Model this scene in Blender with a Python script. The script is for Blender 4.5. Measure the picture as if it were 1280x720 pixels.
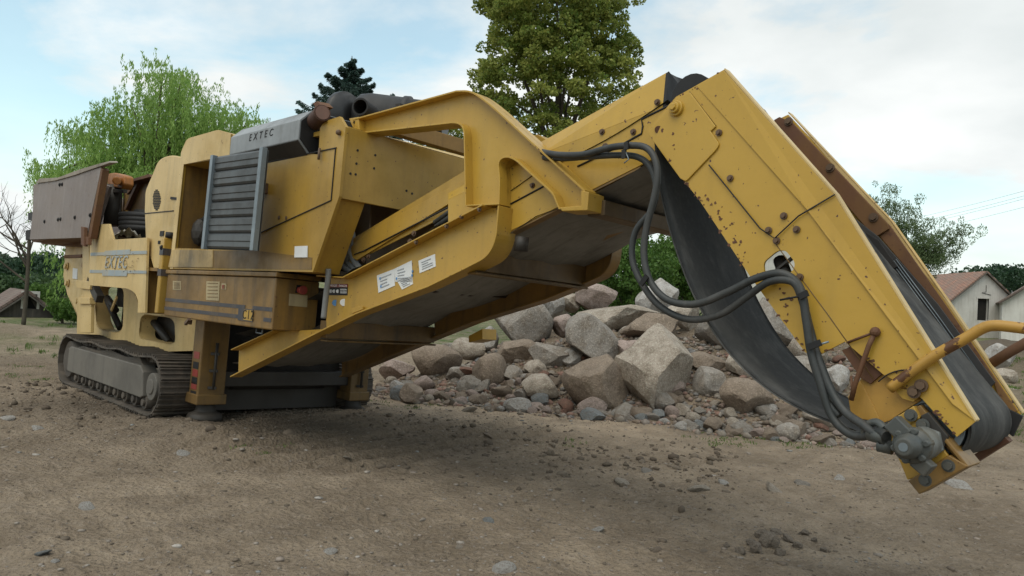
import bpy, bmesh, math, random
import numpy as np
from mathutils import Vector, Matrix
from mathutils.geometry import tessellate_polygon
random.seed(7); rng = np.random.default_rng(7)
S = bpy.context.scene
for o in list(bpy.data.objects): bpy.data.objects.remove(o)
COL = S.collection
R = math.radians
FPX = 932.0            # focal length in photo pixels (1280 wide)

# ------------------------------------------------------------------ camera
CAM_H = 1.5
HOR_MID, ROLL = 379.0, 2.94
pitch = math.atan((HOR_MID-360)/FPX*math.cos(R(ROLL)))
wf = Vector((0, math.cos(pitch), math.sin(pitch))); wu = Vector((0, -math.sin(pitch), math.cos(pitch))); wr = Vector((1, 0, 0))
a_ = R(ROLL)
cr = wr*math.cos(a_)+wu*math.sin(a_); cu = wu*math.cos(a_)-wr*math.sin(a_); cf = wf
WROT = Matrix((cr, cu, -cf)).transposed()            # camera axes as columns
CW = Vector((0, 0, CAM_H))
cd = bpy.data.cameras.new('camera'); cam = bpy.data.objects.new('camera', cd); COL.objects.link(cam)
cam.matrix_world = Matrix.Translation(CW) @ WROT.to_4x4()
cd.sensor_width = 36; cd.lens = FPX/1280*36; cd.clip_start = 0.05; cd.clip_end = 5000
S.camera = cam
# ------------------------------------------------------------------ sky and sun
SUN_EL, SUN_AZ = 60.0, 215.0     # azimuth clockwise from +Y (the view direction)
W = bpy.data.worlds.new('World'); S.world = W; W.use_nodes = True
nt = W.node_tree; nt.nodes.clear(); N = nt.nodes.new; L = nt.links.new
sky = N('ShaderNodeTexSky'); sky.sky_type = 'NISHITA'; sky.sun_disc = False
sky.sun_elevation = R(SUN_EL); sky.sun_rotation = R(SUN_AZ)
tc = N('ShaderNodeTexCoord'); sep = N('ShaderNodeSeparateXYZ'); L(tc.outputs['Generated'], sep.inputs[0])
# clouds lie on a flat layer overhead: project the direction on a plane
zc = N('ShaderNodeMath'); zc.operation = 'ADD'; zc.inputs[1].default_value = 0.22; L(sep.outputs['Z'], zc.inputs[0])
zm = N('ShaderNodeMath'); zm.operation = 'MAXIMUM'; zm.inputs[1].default_value = 0.08; L(zc.outputs[0], zm.inputs[0])
dv = N('ShaderNodeVectorMath'); dv.operation = 'DIVIDE'; cb = N('ShaderNodeCombineXYZ')
for k in range(3): L(zm.outputs[0], cb.inputs[k])
L(tc.outputs['Generated'], dv.inputs[0]); L(cb.outputs[0], dv.inputs[1])
mp = N('ShaderNodeMapping'); mp.inputs['Location'].default_value = (-2.05, 4.3, 0); L(dv.outputs[0], mp.inputs[0])
n1 = N('ShaderNodeTexNoise'); n1.inputs['Scale'].default_value = 1.15; n1.inputs['Detail'].default_value = 9; n1.inputs['Roughness'].default_value = 0.56; n1.inputs['Distortion'].default_value = 0.25
L(mp.outputs[0], n1.inputs['Vector'])
cr1 = N('ShaderNodeValToRGB'); cr1.color_ramp.elements[0].position = 0.43; cr1.color_ramp.elements[0].color = (0.22, 0.22, 0.22, 1)
cr1.color_ramp.elements[1].position = 0.55; cr1.color_ramp.elements[1].color = (1, 1, 1, 1)
L(n1.outputs['Fac'], cr1.inputs[0])
n2 = N('ShaderNodeTexNoise'); n2.inputs['Scale'].default_value = 2.3; n2.inputs['Detail'].default_value = 6
L(mp.outputs[0], n2.inputs['Vector'])
cr2 = N('ShaderNodeValToRGB'); cr2.color_ramp.elements[0].position = 0.3; cr2.color_ramp.elements[0].color = (6.1, 6.5, 6.5, 1)
cr2.color_ramp.elements[1].position = 0.68; cr2.color_ramp.elements[1].color = (7.9, 8.1, 8.0, 1)
L(n2.outputs['Fac'], cr2.inputs[0])
mx = N('ShaderNodeMixRGB'); hz = N('ShaderNodeMapRange'); hz.inputs['From Min'].default_value = .05; hz.inputs['From Max'].default_value = .24; hz.inputs['To Min'].default_value = .95; hz.inputs['To Max'].default_value = 0; L(sep.outputs['Z'], hz.inputs['Value'])
mf = N('ShaderNodeMath'); mf.operation = 'MAXIMUM'; L(cr1.outputs[0], mf.inputs[0]); L(hz.outputs[0], mf.inputs[1])
L(mf.outputs[0], mx.inputs[0]); L(cr2.outputs[0], mx.inputs[2])
blu = N('ShaderNodeMixRGB'); blu.blend_type = 'MULTIPLY'; blu.inputs[0].default_value = 1; blu.inputs[2].default_value = (1.97, 2.1, 1.65, 1)
L(sky.outputs[0], blu.inputs[1]); L(blu.outputs[0], mx.inputs[1])
bg = N('ShaderNodeBackground'); bg.inputs[1].default_value = 0.1; L(mx.outputs[0], bg.inputs[0])
wo = N('ShaderNodeOutputWorld'); L(bg.outputs[0], wo.inputs[0])
sl = bpy.data.lights.new('sun', 'SUN'); sl.energy = 1.3; sl.angle = R(50); sl.color = (1, 0.93, 0.81)
so = bpy.data.objects.new('sun', sl); COL.objects.link(so)
sd = Vector((math.sin(R(SUN_AZ))*math.cos(R(SUN_EL)), math.cos(R(SUN_AZ))*math.cos(R(SUN_EL)), math.sin(R(SUN_EL))))
so.rotation_euler = sd.to_track_quat('Z', 'Y').to_euler(); so.location = (0, 0, 30)
S.view_settings.view_transform = 'Standard'; S.view_settings.look = 'None'; S.view_settings.gamma = 1; S.view_settings.use_curve_mapping = False
S.view_settings.exposure = 0.36
S.render.engine = 'CYCLES'; S.render.resolution_x = 1024; S.render.resolution_y = 576
S.cycles.max_bounces = 8; S.cycles.transparent_max_bounces = 8

# ------------------------------------------------------------------ measuring helpers
def cdir(px, py): return Vector(((px-640)/FPX, -(py-360)/FPX, -1.0))
def wp(px, py, depth):                  # world point seen at a photo pixel at a distance along the view
    return CW + (WROT @ cdir(px, py))*depth
# machine frame: X forward along the crusher, Y to its far side, Z up; it stands slightly tilted on the dirt
_vx = Vector((-300-640, -(326-360), -FPX)); _vy = Vector((1560-640, -(470-360), -FPX))
_ex = -_vx.normalized(); _ey = _vy.normalized(); _ey = (_ey-_ex*_ex.dot(_ey)).normalized(); _ez = _ex.cross(_ey)
MA = Matrix((_ex, _ey, _ez))            # rows: machine axes in camera coordinates -> maps camera dir to machine dir
def _mpl(px, py, ax, v):
    d = MA @ cdir(px, py)*1.0
    return CW + d*((v-CW[ax])/d[ax])
def mX(px, py, v): return _mpl(px, py, 0, v)
def mY(px, py, v): return _mpl(px, py, 1, v)
def mZ(px, py, v): return _mpl(px, py, 2, v)
M2W = Matrix.Translation(CW) @ (WROT @ MA.transposed()).to_4x4() @ Matrix.Translation(-CW)
_r = M2W.to_3x3(); MXW = (_r @ Vector((1, 0, 0)))[:]; MYW = (_r @ Vector((0, 1, 0)))[:]
BASE = Vector((-10.5, 4.8, 0.0))

# ------------------------------------------------------------------ noise in numpy
def _h(ix, iy, s):
    n = (ix.astype(np.int64)*374761393 + iy.astype(np.int64)*668265263 + s*1274126177) & 0x7fffffff
    n = ((n ^ (n >> 13))*1274126177) & 0x7fffffff
    return ((n ^ (n >> 16)) & 0xffff)/65535.0
def vnoise(x, y, s=0):
    x = np.asarray(x, float); y = np.asarray(y, float)
    ix = np.floor(x); iy = np.floor(y); fx = x-ix; fy = y-iy
    fx = fx*fx*(3-2*fx); fy = fy*fy*(3-2*fy)
    a = _h(ix, iy, s); b = _h(ix+1, iy, s); c = _h(ix, iy+1, s); d = _h(ix+1, iy+1, s)
    return (a*(1-fx)+b*fx)*(1-fy)+(c*(1-fx)+d*fx)*fy
def fbm(x, y, s=0, o=4):
    t = 0; a = .5
    for k in range(o):
        t = t+a*(vnoise(x, y, s+k*17)-.5); x = x*2.03+7.1; y = y*2.03+3.7; a *= .5
    return t
def sst(a, b, x):
    t = np.clip((x-a)/(b-a), 0, 1); return t*t*(3-2*t)
PA = np.array([-2.3, 12.2]); PD = np.array([0.94, -0.341]); PN = np.array([0.341, 0.94])
def pile_st(x, y):
    return (x-PA[0])*PD[0]+(y-PA[1])*PD[1], (x-PA[0])*PN[0]+(y-PA[1])*PN[1]
def terr(x, y):
    x = np.asarray(x, float); y = np.asarray(y, float)
    r = np.hypot(x, y)
    z = -0.08+0.10*fbm(x*.35, y*.35, 3, 3)*sst(1, 6, r)
    near = 1-sst(14, 40, r)
    z = z+near*(0.085*fbm(x*1.6, y*1.6, 11, 4)+0.045*fbm(x*9, y*9, 23, 3)+.012*fbm(x*31, y*31, 29, 2))
    # crawler ruts in front of the machine
    s, t = pile_st(x, y)
    mx = x*MXW[0]+(y)*MXW[1]; my = x*MYW[0]+y*MYW[1]
    rut = sst(-9.4, -8.4, mx)*(1-sst(-5.4, -2.6, mx))*sst(3.2, 3.6, my+.5*vnoise(x, y, 6))*(1-sst(6.6, 7.6, my))*sst(.25, .55, vnoise(x*.8, y*.8, 8))
    z = z+rut*.042*np.sign(np.sin(mx*2*np.pi/.33+1.2*vnoise(x*1.5, y*1.5, 5)))*np.abs(np.sin(mx*2*np.pi/.33+1.2*vnoise(x*1.5, y*1.5, 5)))**.6*(.3+1.0*vnoise(x*3, y*3, 9))
    z = z+.10*np.exp(-((mx+7.7)/.9)**2-((my-3.45)/.22)**2)*(1+1.2*fbm(x*3, y*3, 15, 3))
    # the dirt that carries the boulder pile
    w = sst(-.9, 3.2, s+.5*fbm(x*.8, y*.8, 31, 2))*(1-.65*sst(7.2, 10, s))
    h = (1.05*sst(-.2, 2.0, t)+.3*sst(2.0, 4, t))*(1-sst(5.0, 8.5, t))*w
    z = z+h*(1+.5*fbm(x*1.2, y*1.2, 41, 3))+(h > .02)*.10*fbm(x*3.5, y*3.5, 44, 3)*np.minimum(h*4, 1)
    # dirt heap at the right, low bank at the left
    z = z+1.25*np.exp(-(((x-14.2)/4.6)**4+((y-19)/2.8)**2))*(1+.35*fbm(x*.9, y*.9, 51, 3))
    z = z+.42*np.exp(-(((y-20.5-.1*x)/1.9)**2))*(1-sst(-10.5, -7.5, x))*(1+.8*fbm(x*.8, y*.8, 61, 3))
    # far land
    z = z+sst(30, 90, r)*(.8*sst(-5, 30, x)+.3)+sst(90, 260, r)*(4+5*vnoise(x*.01, y*.01, 71))
    return z
def T(x, y): return float(terr(np.array([x]), np.array([y]))[0])
def ground_hit(px, py):
    d = np.array((WROT @ cdir(px, py))[:]); t = np.arange(2.0, 60, .02); p = np.array(CW[:])[None]+t[:, None]*d[None]
    k = np.nonzero(p[:, 2] <= terr(p[:, 0], p[:, 1]))[0]; return Vector(p[k[0] if len(k) else -1])

# ------------------------------------------------------------------ materials
def mat(name, rough=.6, metal=0.0, spec=.4):
    m = bpy.data.materials.new(name); m.use_nodes = True
    n = m.node_tree; b = n.nodes['Principled BSDF']
    b.inputs['Roughness'].default_value = rough; b.inputs['Metallic'].default_value = metal; b.inputs['Specular IOR Level'].default_value = spec
    return m, n, b
def lk(n, a, b): n.links.new(a, b)
def nz(n, vec, scale, detail=4, rough=.55, lo=.4, hi=.6):
    t = n.nodes.new('ShaderNodeTexNoise'); t.inputs['Scale'].default_value = scale; t.inputs['Detail'].default_value = detail; t.inputs['Roughness'].default_value = rough
    if vec: lk(n, vec, t.inputs['Vector'])
    r = n.nodes.new('ShaderNodeMapRange'); r.inputs['From Min'].default_value = lo; r.inputs['From Max'].default_value = hi; r.clamp = True
    lk(n, t.outputs['Fac'], r.inputs['Value'])
    return r.outputs['Result'], t.outputs['Fac']
def mixc(n, fac, a, b, k=1.0):
    m = n.nodes.new('ShaderNodeMixRGB')
    for s, v in ((1, a), (2, b)):
        if isinstance(v, tuple): m.inputs[s].default_value = (*v[:3], 1)
        else: lk(n, v, m.inputs[s])
    if isinstance(fac, (int, float)): m.inputs[0].default_value = fac
    elif k != 1:
        q = n.nodes.new('ShaderNodeMath'); q.operation = 'MULTIPLY'; q.inputs[1].default_value = k; lk(n, fac, q.inputs[0]); lk(n, q.outputs[0], m.inputs[0])
    else: lk(n, fac, m.inputs[0])
    return m.outputs[0]
def coords(n, scale=(1, 1, 1), kind='Object', loc=(0, 0, 0)):
    t = n.nodes.new('ShaderNodeTexCoord'); m = n.nodes.new('ShaderNodeMapping'); m.inputs['Scale'].default_value = scale; m.inputs['Location'].default_value = loc
    lk(n, t.outputs[kind], m.inputs[0]); return m.outputs[0]
def bump(n, b, h, strength=.3, dist=.01):
    u = n.nodes.new('ShaderNodeBump'); u.inputs['Strength'].default_value = strength; u.inputs['Distance'].default_value = dist
    lk(n, h, u.inputs['Height']); lk(n, u.outputs[0], b.inputs['Normal'])
def surf(name, base, alt, grime=(.05, .04, .028), grime_amt=.35, rust_amt=.5, rough=.5, metal=0, streak=1.0, rust_lo=.66, bmp=.08, rust=(.085, .036, .02), gscale=1.3, run=(7, 7, .55)):
    """painted or bare sheet metal: tone drift, vertical dirt streaks, specks of rust, scratches"""
    m, n, b = mat(name, rough, metal)
    c = coords(n); cs = coords(n, run)
    f1, _ = nz(n, c, .9, 5, .6, .35, .65)
    col = mixc(n, f1, base, alt)
    f2, _ = nz(n, c, gscale, 8, .65, .46, .74); col = mixc(n, f2, col, grime, grime_amt)
    f3, _ = nz(n, cs, 1.0, 6, .6, .50, .72); col = mixc(n, f3, col, grime, grime_amt*.9*streak)
    fd, _ = nz(n, c, 26, 5, .7, .5, .75); col = mixc(n, fd, col, grime, grime_amt*.35)
    f4, r4 = nz(n, c, 9, 9, .62, rust_lo, rust_lo+.025); col = mixc(n, f4, col, rust, rust_amt)
    f5, _ = nz(n, c, 34, 3, .5, .69, .72); col = mixc(n, f5, col, rust, min(1, rust_amt*1.2))
    lk(n, col, b.inputs['Base Color'])
    rr = n.nodes.new('ShaderNodeMapRange'); rr.inputs['To Min'].default_value = rough-.08; rr.inputs['To Max'].default_value = min(1, rough+.3); lk(n, f2, rr.inputs['Value']); lk(n, rr.outputs[0], b.inputs['Roughness'])
    lo, _ = nz(n, c, 3.0, 3, .5, .2, .8)
    ad = n.nodes.new('ShaderNodeMath'); ad.operation = 'ADD'; lk(n, lo, ad.inputs[0]); lk(n, r4, ad.inputs[1])
    bump(n, b, ad.outputs[0], bmp, .02)
    return m
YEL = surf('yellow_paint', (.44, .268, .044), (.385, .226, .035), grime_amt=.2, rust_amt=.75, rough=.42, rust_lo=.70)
YEL_HEAD = surf('yellow_paint_head', (.465, .286, .044), (.43, .258, .038), grime_amt=.13, rust_amt=.85, rough=.40, rust_lo=.69)
YEL_DIRTY = surf('dirty_yellow_paint', (.40, .243, .040), (.335, .196, .032), grime_amt=.27, rust_amt=.75, rough=.45, rust_lo=.69, streak=.7)
CREAM = surf('faded_and_skylit_yellow_paint', (.60, .44, .20), (.52, .365, .145), grime=(.10, .07, .04), grime_amt=.30, rust_amt=.6, rough=.55, rust_lo=.68)  # also the painted sky light on the upper lips
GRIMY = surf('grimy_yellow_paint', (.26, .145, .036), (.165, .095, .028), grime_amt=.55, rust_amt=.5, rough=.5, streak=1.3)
DARKY = surf('oily_and_shaded_yellow_paint', (.17, .10, .03), (.10, .062, .025), grime=(.03, .025, .02), grime_amt=.7, rust_amt=.5, rough=.55)  # also the shaded copy of the paint on the far jack leg
RUSTY = surf('worn_brown_steel', (.20, .165, .15), (.15, .117, .105), grime=(.30, .27, .245), grime_amt=.5, rust_amt=.35, rough=.62, rust_lo=.62, streak=.55, gscale=2.6)
RUST2 = surf('rusted_steel', (.12, .05, .025), (.085, .04, .022), grime=(.2, .11, .03), grime_amt=.35, rust_amt=.4, rough=.75, rust_lo=.6)
TRACK = surf('muddy_track_steel', (.085, .072, .058), (.055, .046, .038), grime=(.15, .12, .09), grime_amt=.7, rust_amt=.2, rough=.75, bmp=.35)
GUARD = surf('dusty_track_frame_steel', (.155, .14, .118), (.11, .10, .085), grime=(.06, .055, .05), grime_amt=.5, rust_amt=.15, rough=.7)
DKSTEEL = surf('oily_and_shade_dark_steel', (.022, .02, .018), (.04, .034, .028), grime=(.04, .033, .025), grime_amt=.5, rust_amt=.4, rough=.6)  # also carries painted shade on parts under the machine
BLACK = surf('matt_black_plastic', (.016, .016, .017), (.024, .024, .025), grime=(.08, .075, .07), grime_amt=.3, rust_amt=0, rough=.5)
GREYDOOR = surf('galvanised_louvre', (.085, .092, .094), (.06, .065, .067), grime=(.05, .045, .04), grime_amt=.6, rust_amt=.35, rough=.5, metal=.3, rust_lo=.7)
GALV = surf('zinc_rail', (.22, .26, .29), (.16, .19, .21), grime_amt=.3, rust_amt=.3, rough=.45, metal=.4)
SILVER = surf('silver_grey_paint', (.26, .275, .285), (.20, .212, .22), grime=(.08, .075, .07), grime_amt=.35, rust_amt=.3, rough=.5)
BELT = surf('conveyor_rubber', (.046, .047, .046), (.032, .033, .033), grime=(.18, .175, .165), grime_amt=.58, rust_amt=0, rough=.8, streak=.8, bmp=.12)
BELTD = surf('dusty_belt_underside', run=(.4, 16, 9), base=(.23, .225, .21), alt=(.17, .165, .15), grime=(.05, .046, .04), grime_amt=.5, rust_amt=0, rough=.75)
BELT.node_tree.nodes['Principled BSDF'].inputs['Specular IOR Level'].default_value = .14
HOSE = surf('hose_rubber', (.032, .036, .036), (.022, .025, .025), grime=(.13, .12, .11), grime_amt=.38, rust_amt=0, rough=.6)
HOSEL = surf('grey_hose', (.22, .225, .22), (.17, .17, .165), grime_amt=.4, rust_amt=0, rough=.6)
BOLT = surf('rusty_bolt_steel', (.13, .08, .045), (.09, .05, .03), grime_amt=.3, rust_amt=.5, rough=.6)
MOTOR = surf('oily_motor_casting', (.075, .082, .078), (.05, .054, .052), grime=(.13, .11, .08), grime_amt=.6, rust_amt=.2, rough=.5)
ORANGE = surf('orange_paint', (.42, .15, .02), (.30, .11, .02), grime_amt=.5, rust_amt=.6, rough=.55)
BLUEST = surf('faded_blue_stripe', (.24, .29, .32), (.30, .34, .35), grime=(.42, .31, .15), grime_amt=.5, rust_amt=.5, rough=.6)
NAVY = surf('dark_stripe', (.03, .035, .05), (.05, .05, .06), grime=(.15, .10, .05), grime_amt=.5, rust_amt=.1, rough=.5)
BLKPAINT = surf('black_paint', (.009, .009, .010), (.014, .013, .013), grime=(.03, .025, .02), grime_amt=.3, rust_amt=0, rough=.7)
WHITE = surf('white_sticker', (.72, .73, .73), (.62, .63, .63), grime=(.4, .36, .28), grime_amt=.25, rust_amt=0, rough=.5)
OLDLBL = surf('yellowed_sticker', (.42, .34, .19), (.33, .26, .15), grime_amt=.3, rust_amt=0, rough=.6)
REDLBL = surf('red_sticker', (.35, .04, .03), (.25, .05, .04), grime_amt=.3, rust_amt=0, rough=.5)
BLUINK = surf('blue_ink', (.08, .22, .45), (.1, .25, .5), grime_amt=.1, rust_amt=0, rough=.5)
GREYINK = surf('grey_ink', (.35, .37, .40), (.3, .32, .35), grime_amt=.1, rust_amt=0, rough=.5)
TARP = surf('crumpled_plastic', (.40, .37, .32), (.30, .27, .22), grime_amt=.4, rust_amt=0, rough=.45)
WOOD = surf('weathered_board', (.30, .26, .215), (.21, .175, .14), grime_amt=.4, rust_amt=.1, rough=.8)

def ground_mat():
    m, n, b = mat('packed_dirt', .93, 0, .15)
    c = coords(n, kind='Object')
    f1, _ = nz(n, c, .6, 7, .65, .38, .62); col = mixc(n, f1, (.24, .188, .134), (.385, .306, .222))
    f2, _ = nz(n, c, 2.6, 8, .68, .42, .66); col = mixc(n, f2, col, (.19, .146, .102), .7)
    f3, _ = nz(n, c, 16, 6, .7, .5, .7); col = mixc(n, f3, col, (.42, .35, .285), .5)
    f4, r4 = nz(n, c, 70, 4, .7, .52, .66); col = mixc(n, f4, col, (.09, .07, .052), .5)
    def att(name):
        a = n.nodes.new('ShaderNodeAttribute'); a.attribute_name = name; return a.outputs['Fac']
    f5, _ = nz(n, c, 3.2, 6, .7, .3, .6)
    sand = n.nodes.new('ShaderNodeMath'); sand.operation = 'MULTIPLY'; lk(n, att('sand'), sand.inputs[0]); lk(n, f5, sand.inputs[1])
    col = mixc(n, sand.outputs[0], col, (.50, .385, .275), .95)
    col = mixc(n, att('mud'), col, (.085, .066, .048), .8)
    fg, _ = nz(n, c, 1.3, 8, .75, .36, .6)
    gr = n.nodes.new('ShaderNodeMath'); gr.operation = 'MULTIPLY'; lk(n, att('grass'), gr.inputs[0]); lk(n, fg, gr.inputs[1])
    fgc, _ = nz(n, c, 6, 5, .7, .3, .7); gcol = mixc(n, fgc, (.055, .10, .022), (.10, .15, .035))
    col = mixc(n, gr.outputs[0], col, gcol)
    lk(n, col, b.inputs['Base Color'])
    v = n.nodes.new('ShaderNodeTexVoronoi'); v.inputs['Scale'].default_value = 26; lk(n, c, v.inputs['Vector'])
    a1 = n.nodes.new('ShaderNodeMath'); a1.operation = 'MULTIPLY_ADD'; lk(n, r4, a1.inputs[0]); a1.inputs[1].default_value = .6; lk(n, v.outputs['Distance'], a1.inputs[2])
    _, r2 = nz(n, c, 7, 8, .7); a2 = n.nodes.new('ShaderNodeMath'); a2.operation = 'MULTIPLY_ADD'; lk(n, r2, a2.inputs[0]); a2.inputs[1].default_value = 2.6; lk(n, a1.outputs[0], a2.inputs[2])
    bump(n, b, a2.outputs[0], .95, .035)
    return m
def rock_mat(name, a, b_, dirt=(.16, .125, .09)):
    m, n, b = mat(name, .88, 0, .2)
    c = coords(n)
    f1, _ = nz(n, c, 2.0, 6, .6, .35, .65); col = mixc(n, f1, a, b_)
    f2, _ = nz(n, c, 5, 9, .7, .45, .62); col = mixc(n, f2, col, dirt, .65)
    f3, _ = nz(n, c, 38, 5, .7, .5, .66); col = mixc(n, f3, col, tuple(min(.62, x*1.75) for x in a), .5)
    f4, _ = nz(n, c, 55, 4, .7, .56, .66); col = mixc(n, f4, col, (.06, .055, .05), .55)
    lk(n, col, b.inputs['Base Color'])
    _, r = nz(n, c, 9, 9, .68); bump(n, b, r, .8, .06)
    return m
ROCKS = dict(grey=rock_mat('grey_granite', (0.297, 0.271, 0.241), (0.215, 0.194, 0.168)), beige=rock_mat('beige_granite', (0.396, 0.340, 0.284), (0.301, 0.254, 0.206)),
             pink=rock_mat('pink_granite', (0.378, 0.297, 0.262), (0.284, 0.224, 0.198)), brown=rock_mat('brown_fieldstone', (0.258, 0.206, 0.159), (0.194, 0.153, 0.120)),
             pale=rock_mat('pale_granite', (0.447, 0.421, 0.391), (0.361, 0.340, 0.310)), blue=rock_mat('bluish_stone', (0.232, 0.249, 0.254), (0.163, 0.176, 0.181)),
             red=rock_mat('reddish_stone', (0.241, 0.125, 0.090), (0.172, 0.103, 0.082)))
def leaf_mat(name, a, b_, tr=.35):
    m = bpy.data.materials.new(name); m.use_nodes = True; n = m.node_tree; n.nodes.clear()
    at = n.nodes.new('ShaderNodeAttribute'); at.attribute_name = 'tone'
    col = mixc(n, at.outputs['Fac'], a, b_)
    d = n.nodes.new('ShaderNodeBsdfPrincipled'); d.inputs['Roughness'].default_value = .55; d.inputs['Specular IOR Level'].default_value = .25; lk(n, col, d.inputs['Base Color'])
    t = n.nodes.new('ShaderNodeBsdfTranslucent'); lk(n, col, t.inputs[0])
    x = n.nodes.new('ShaderNodeMixShader'); x.inputs[0].default_value = tr; lk(n, d.outputs[0], x.inputs[1]); lk(n, t.outputs[0], x.inputs[2])
    o = n.nodes.new('ShaderNodeOutputMaterial'); lk(n, x.outputs[0], o.inputs[0]); return m
BARK = surf('bark', (.075, .058, .042), (.05, .04, .03), grime=(.12, .11, .08), grime_amt=.5, rust_amt=0, rough=.9, bmp=.5)

# ------------------------------------------------------------------ mesh helpers
class B:
    def __init__(s): s.bm = bmesh.new(); s.cut = None
    def marks(s, m): s.cut = (len(s.bm.faces), m); return s          # faces added from here on wear material m
    def face(s, pts):
        return s.bm.faces.new([s.bm.verts.new(p) for p in pts])
    def slab(s, pts, vec, holes=()):
        vec = Vector(vec); bm = s.bm
        if not holes:
            n = len(pts); a = [bm.verts.new(p) for p in pts]; b = [bm.verts.new(Vector(p)+vec) for p in pts]
            bm.faces.new(a); bm.faces.new(b[::-1])
            for i in range(n): bm.faces.new([a[i], b[i], b[(i+1) % n], a[(i+1) % n]])
            return s
        loops = [[Vector(p) for p in pts]]+[[Vector(p) for p in h] for h in holes]
        flat = [p for lp in loops for p in lp]
        va = [bm.verts.new(p) for p in flat]; vb = [bm.verts.new(p+vec) for p in flat]
        for tri in tessellate_polygon(loops):
            bm.faces.new([va[i] for i in tri]); bm.faces.new([vb[i] for i in tri[::-1]])
        k = 0
        for lp in loops:
            m = len(lp)
            for i in range(m): bm.faces.new([va[k+i], vb[k+i], vb[k+(i+1) % m], va[k+(i+1) % m]])
            k += m
        return s
    def strip(s, path, vec, t, closed=False, flip=1):
        """a flat bar bent along a path: width = vec, thickness t inside the path's plane"""
        vec = Vector(vec); vn = vec.normalized(); P = [Vector(p) for p in path]; n = len(P); off = []
        for i in range(n):
            a = P[(i-1) % n] if (closed or i > 0) else P[i]; b = P[(i+1) % n] if (closed or i < n-1) else P[i]
            tg = (b-a).normalized(); off.append(P[i]+tg.cross(vn)*t*flip)
        rows = [[s.bm.verts.new(q) for q in (P[i], P[i]+vec, off[i]+vec, off[i])] for i in range(n)]
        for i in range(n if closed else n-1):
            a = rows[i]; b = rows[(i+1) % n]
            for k in range(4): s.bm.faces.new([a[k], a[(k+1) % 4], b[(k+1) % 4], b[k]])
        if not closed: s.bm.faces.new(rows[0]); s.bm.faces.new(rows[-1][::-1])
        return s
    def box(s, c, size, rot=None):
        m = Matrix.Translation(Vector(c)) @ (rot.to_4x4() if rot else Matrix.Identity(4)) @ Matrix.Diagonal((*size, 1))
        bmesh.ops.create_cube(s.bm, size=1, matrix=m); return s
    def span(s, a, b):
        a = Vector(a); b = Vector(b); return s.box((a+b)/2, [abs(x) for x in (b-a)])
    def bar(s, p, q, w, h, up=(0, 0, 1)):
        p = Vector(p); q = Vector(q); d = (q-p); l = d.length; d.normalize(); u = Vector(up); r = d.cross(u).normalized(); u = r.cross(d)
        return s.box((p+q)/2, (l, w, h), Matrix((d, r, u)).transposed())
    def tube(s, pts, r, n=10, caps=True, rs=None):
        P = [Vector(p) for p in pts]; m = len(P); rings = []; u = None
        for i in range(m):
            tg = (P[min(i+1, m-1)]-P[max(i-1, 0)]).normalized()
            if u is None: u = tg.orthogonal().normalized()
            else: u = (u-tg*u.dot(tg)); u = u.normalized() if u.length > 1e-6 else tg.orthogonal().normalized()
            w = tg.cross(u); rr = rs[i] if rs else r
            rings.append([s.bm.verts.new(P[i]+(u*math.cos(2*math.pi*k/n)+w*math.sin(2*math.pi*k/n))*rr) for k in range(n)])
        for i in range(m-1):
            for k in range(n): s.bm.faces.new([rings[i][k], rings[i][(k+1) % n], rings[i+1][(k+1) % n], rings[i+1][k]]).smooth = True
        if caps: s.bm.faces.new(rings[0][::-1]); s.bm.faces.new(rings[-1])
        return s
    def cyl(s, p, q, r, n=20, r2=None): return s.tube([p, q], r, n, rs=[r, r2 if r2 is not None else r])
    def ring(s, p, q, r0, r1, n=24):
        """a hollow tube wall"""
        p = Vector(p); q = Vector(q); d = (q-p).normalized(); u = d.orthogonal().normalized(); w = d.cross(u); bm = s.bm
        def circ(c, r): return [bm.verts.new(c+(u*math.cos(2*math.pi*k/n)+w*math.sin(2*math.pi*k/n))*r) for k in range(n)]
        A, Bq, C, D = circ(p, r0), circ(q, r0), circ(q, r1), circ(p, r1)
        for X, Yv in ((A, Bq), (Bq, C), (C, D), (D, A)):
            for k in range(n): bm.faces.new([X[k], X[(k+1) % n], Yv[(k+1) % n], Yv[k]])
        return s
    def ball(s, c, r, sub=2, sc=(1, 1, 1)):
        bmesh.ops.create_icosphere(s.bm, subdivisions=sub, radius=1, matrix=Matrix.Translation(Vector(c)) @ Matrix.Diagonal((r*sc[0], r*sc[1], r*sc[2], 1))); return s
    def done(s, name, m, parent=None, bevel=0, off=None, smooth=None, label=None):
        bmesh.ops.recalc_face_normals(s.bm, faces=s.bm.faces)
        me = bpy.data.meshes.new(name)
        if off is not None: bmesh.ops.translate(s.bm, verts=s.bm.verts, vec=-Vector(off))
        if s.cut:
            for i, f in enumerate(s.bm.faces):
                if i >= s.cut[0]: f.material_index = 1
        s.bm.to_mesh(me); s.bm.free(); me.materials.append(m)
        if s.cut: me.materials.append(s.cut[1])
        o = bpy.data.objects.new(name, me); COL.objects.link(o)
        if parent: o.parent = parent
        if bevel:
            md = o.modifiers.new('bevel', 'BEVEL'); md.width = bevel; md.segments = 2; md.limit_method = 'ANGLE'; md.angle_limit = R(40)
        if label: o['label'] = label
        return o
def tag(o, label, cat, group=None, kind=None):
    if label: o['label'] = label
    if cat: o['category'] = cat
    if group: o['group'] = group
    if kind: o['kind'] = kind
    return o
def empty(name, loc):
    o = bpy.data.objects.new(name, None); COL.objects.link(o); o.location = loc; o.empty_display_size = .3; return o
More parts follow.
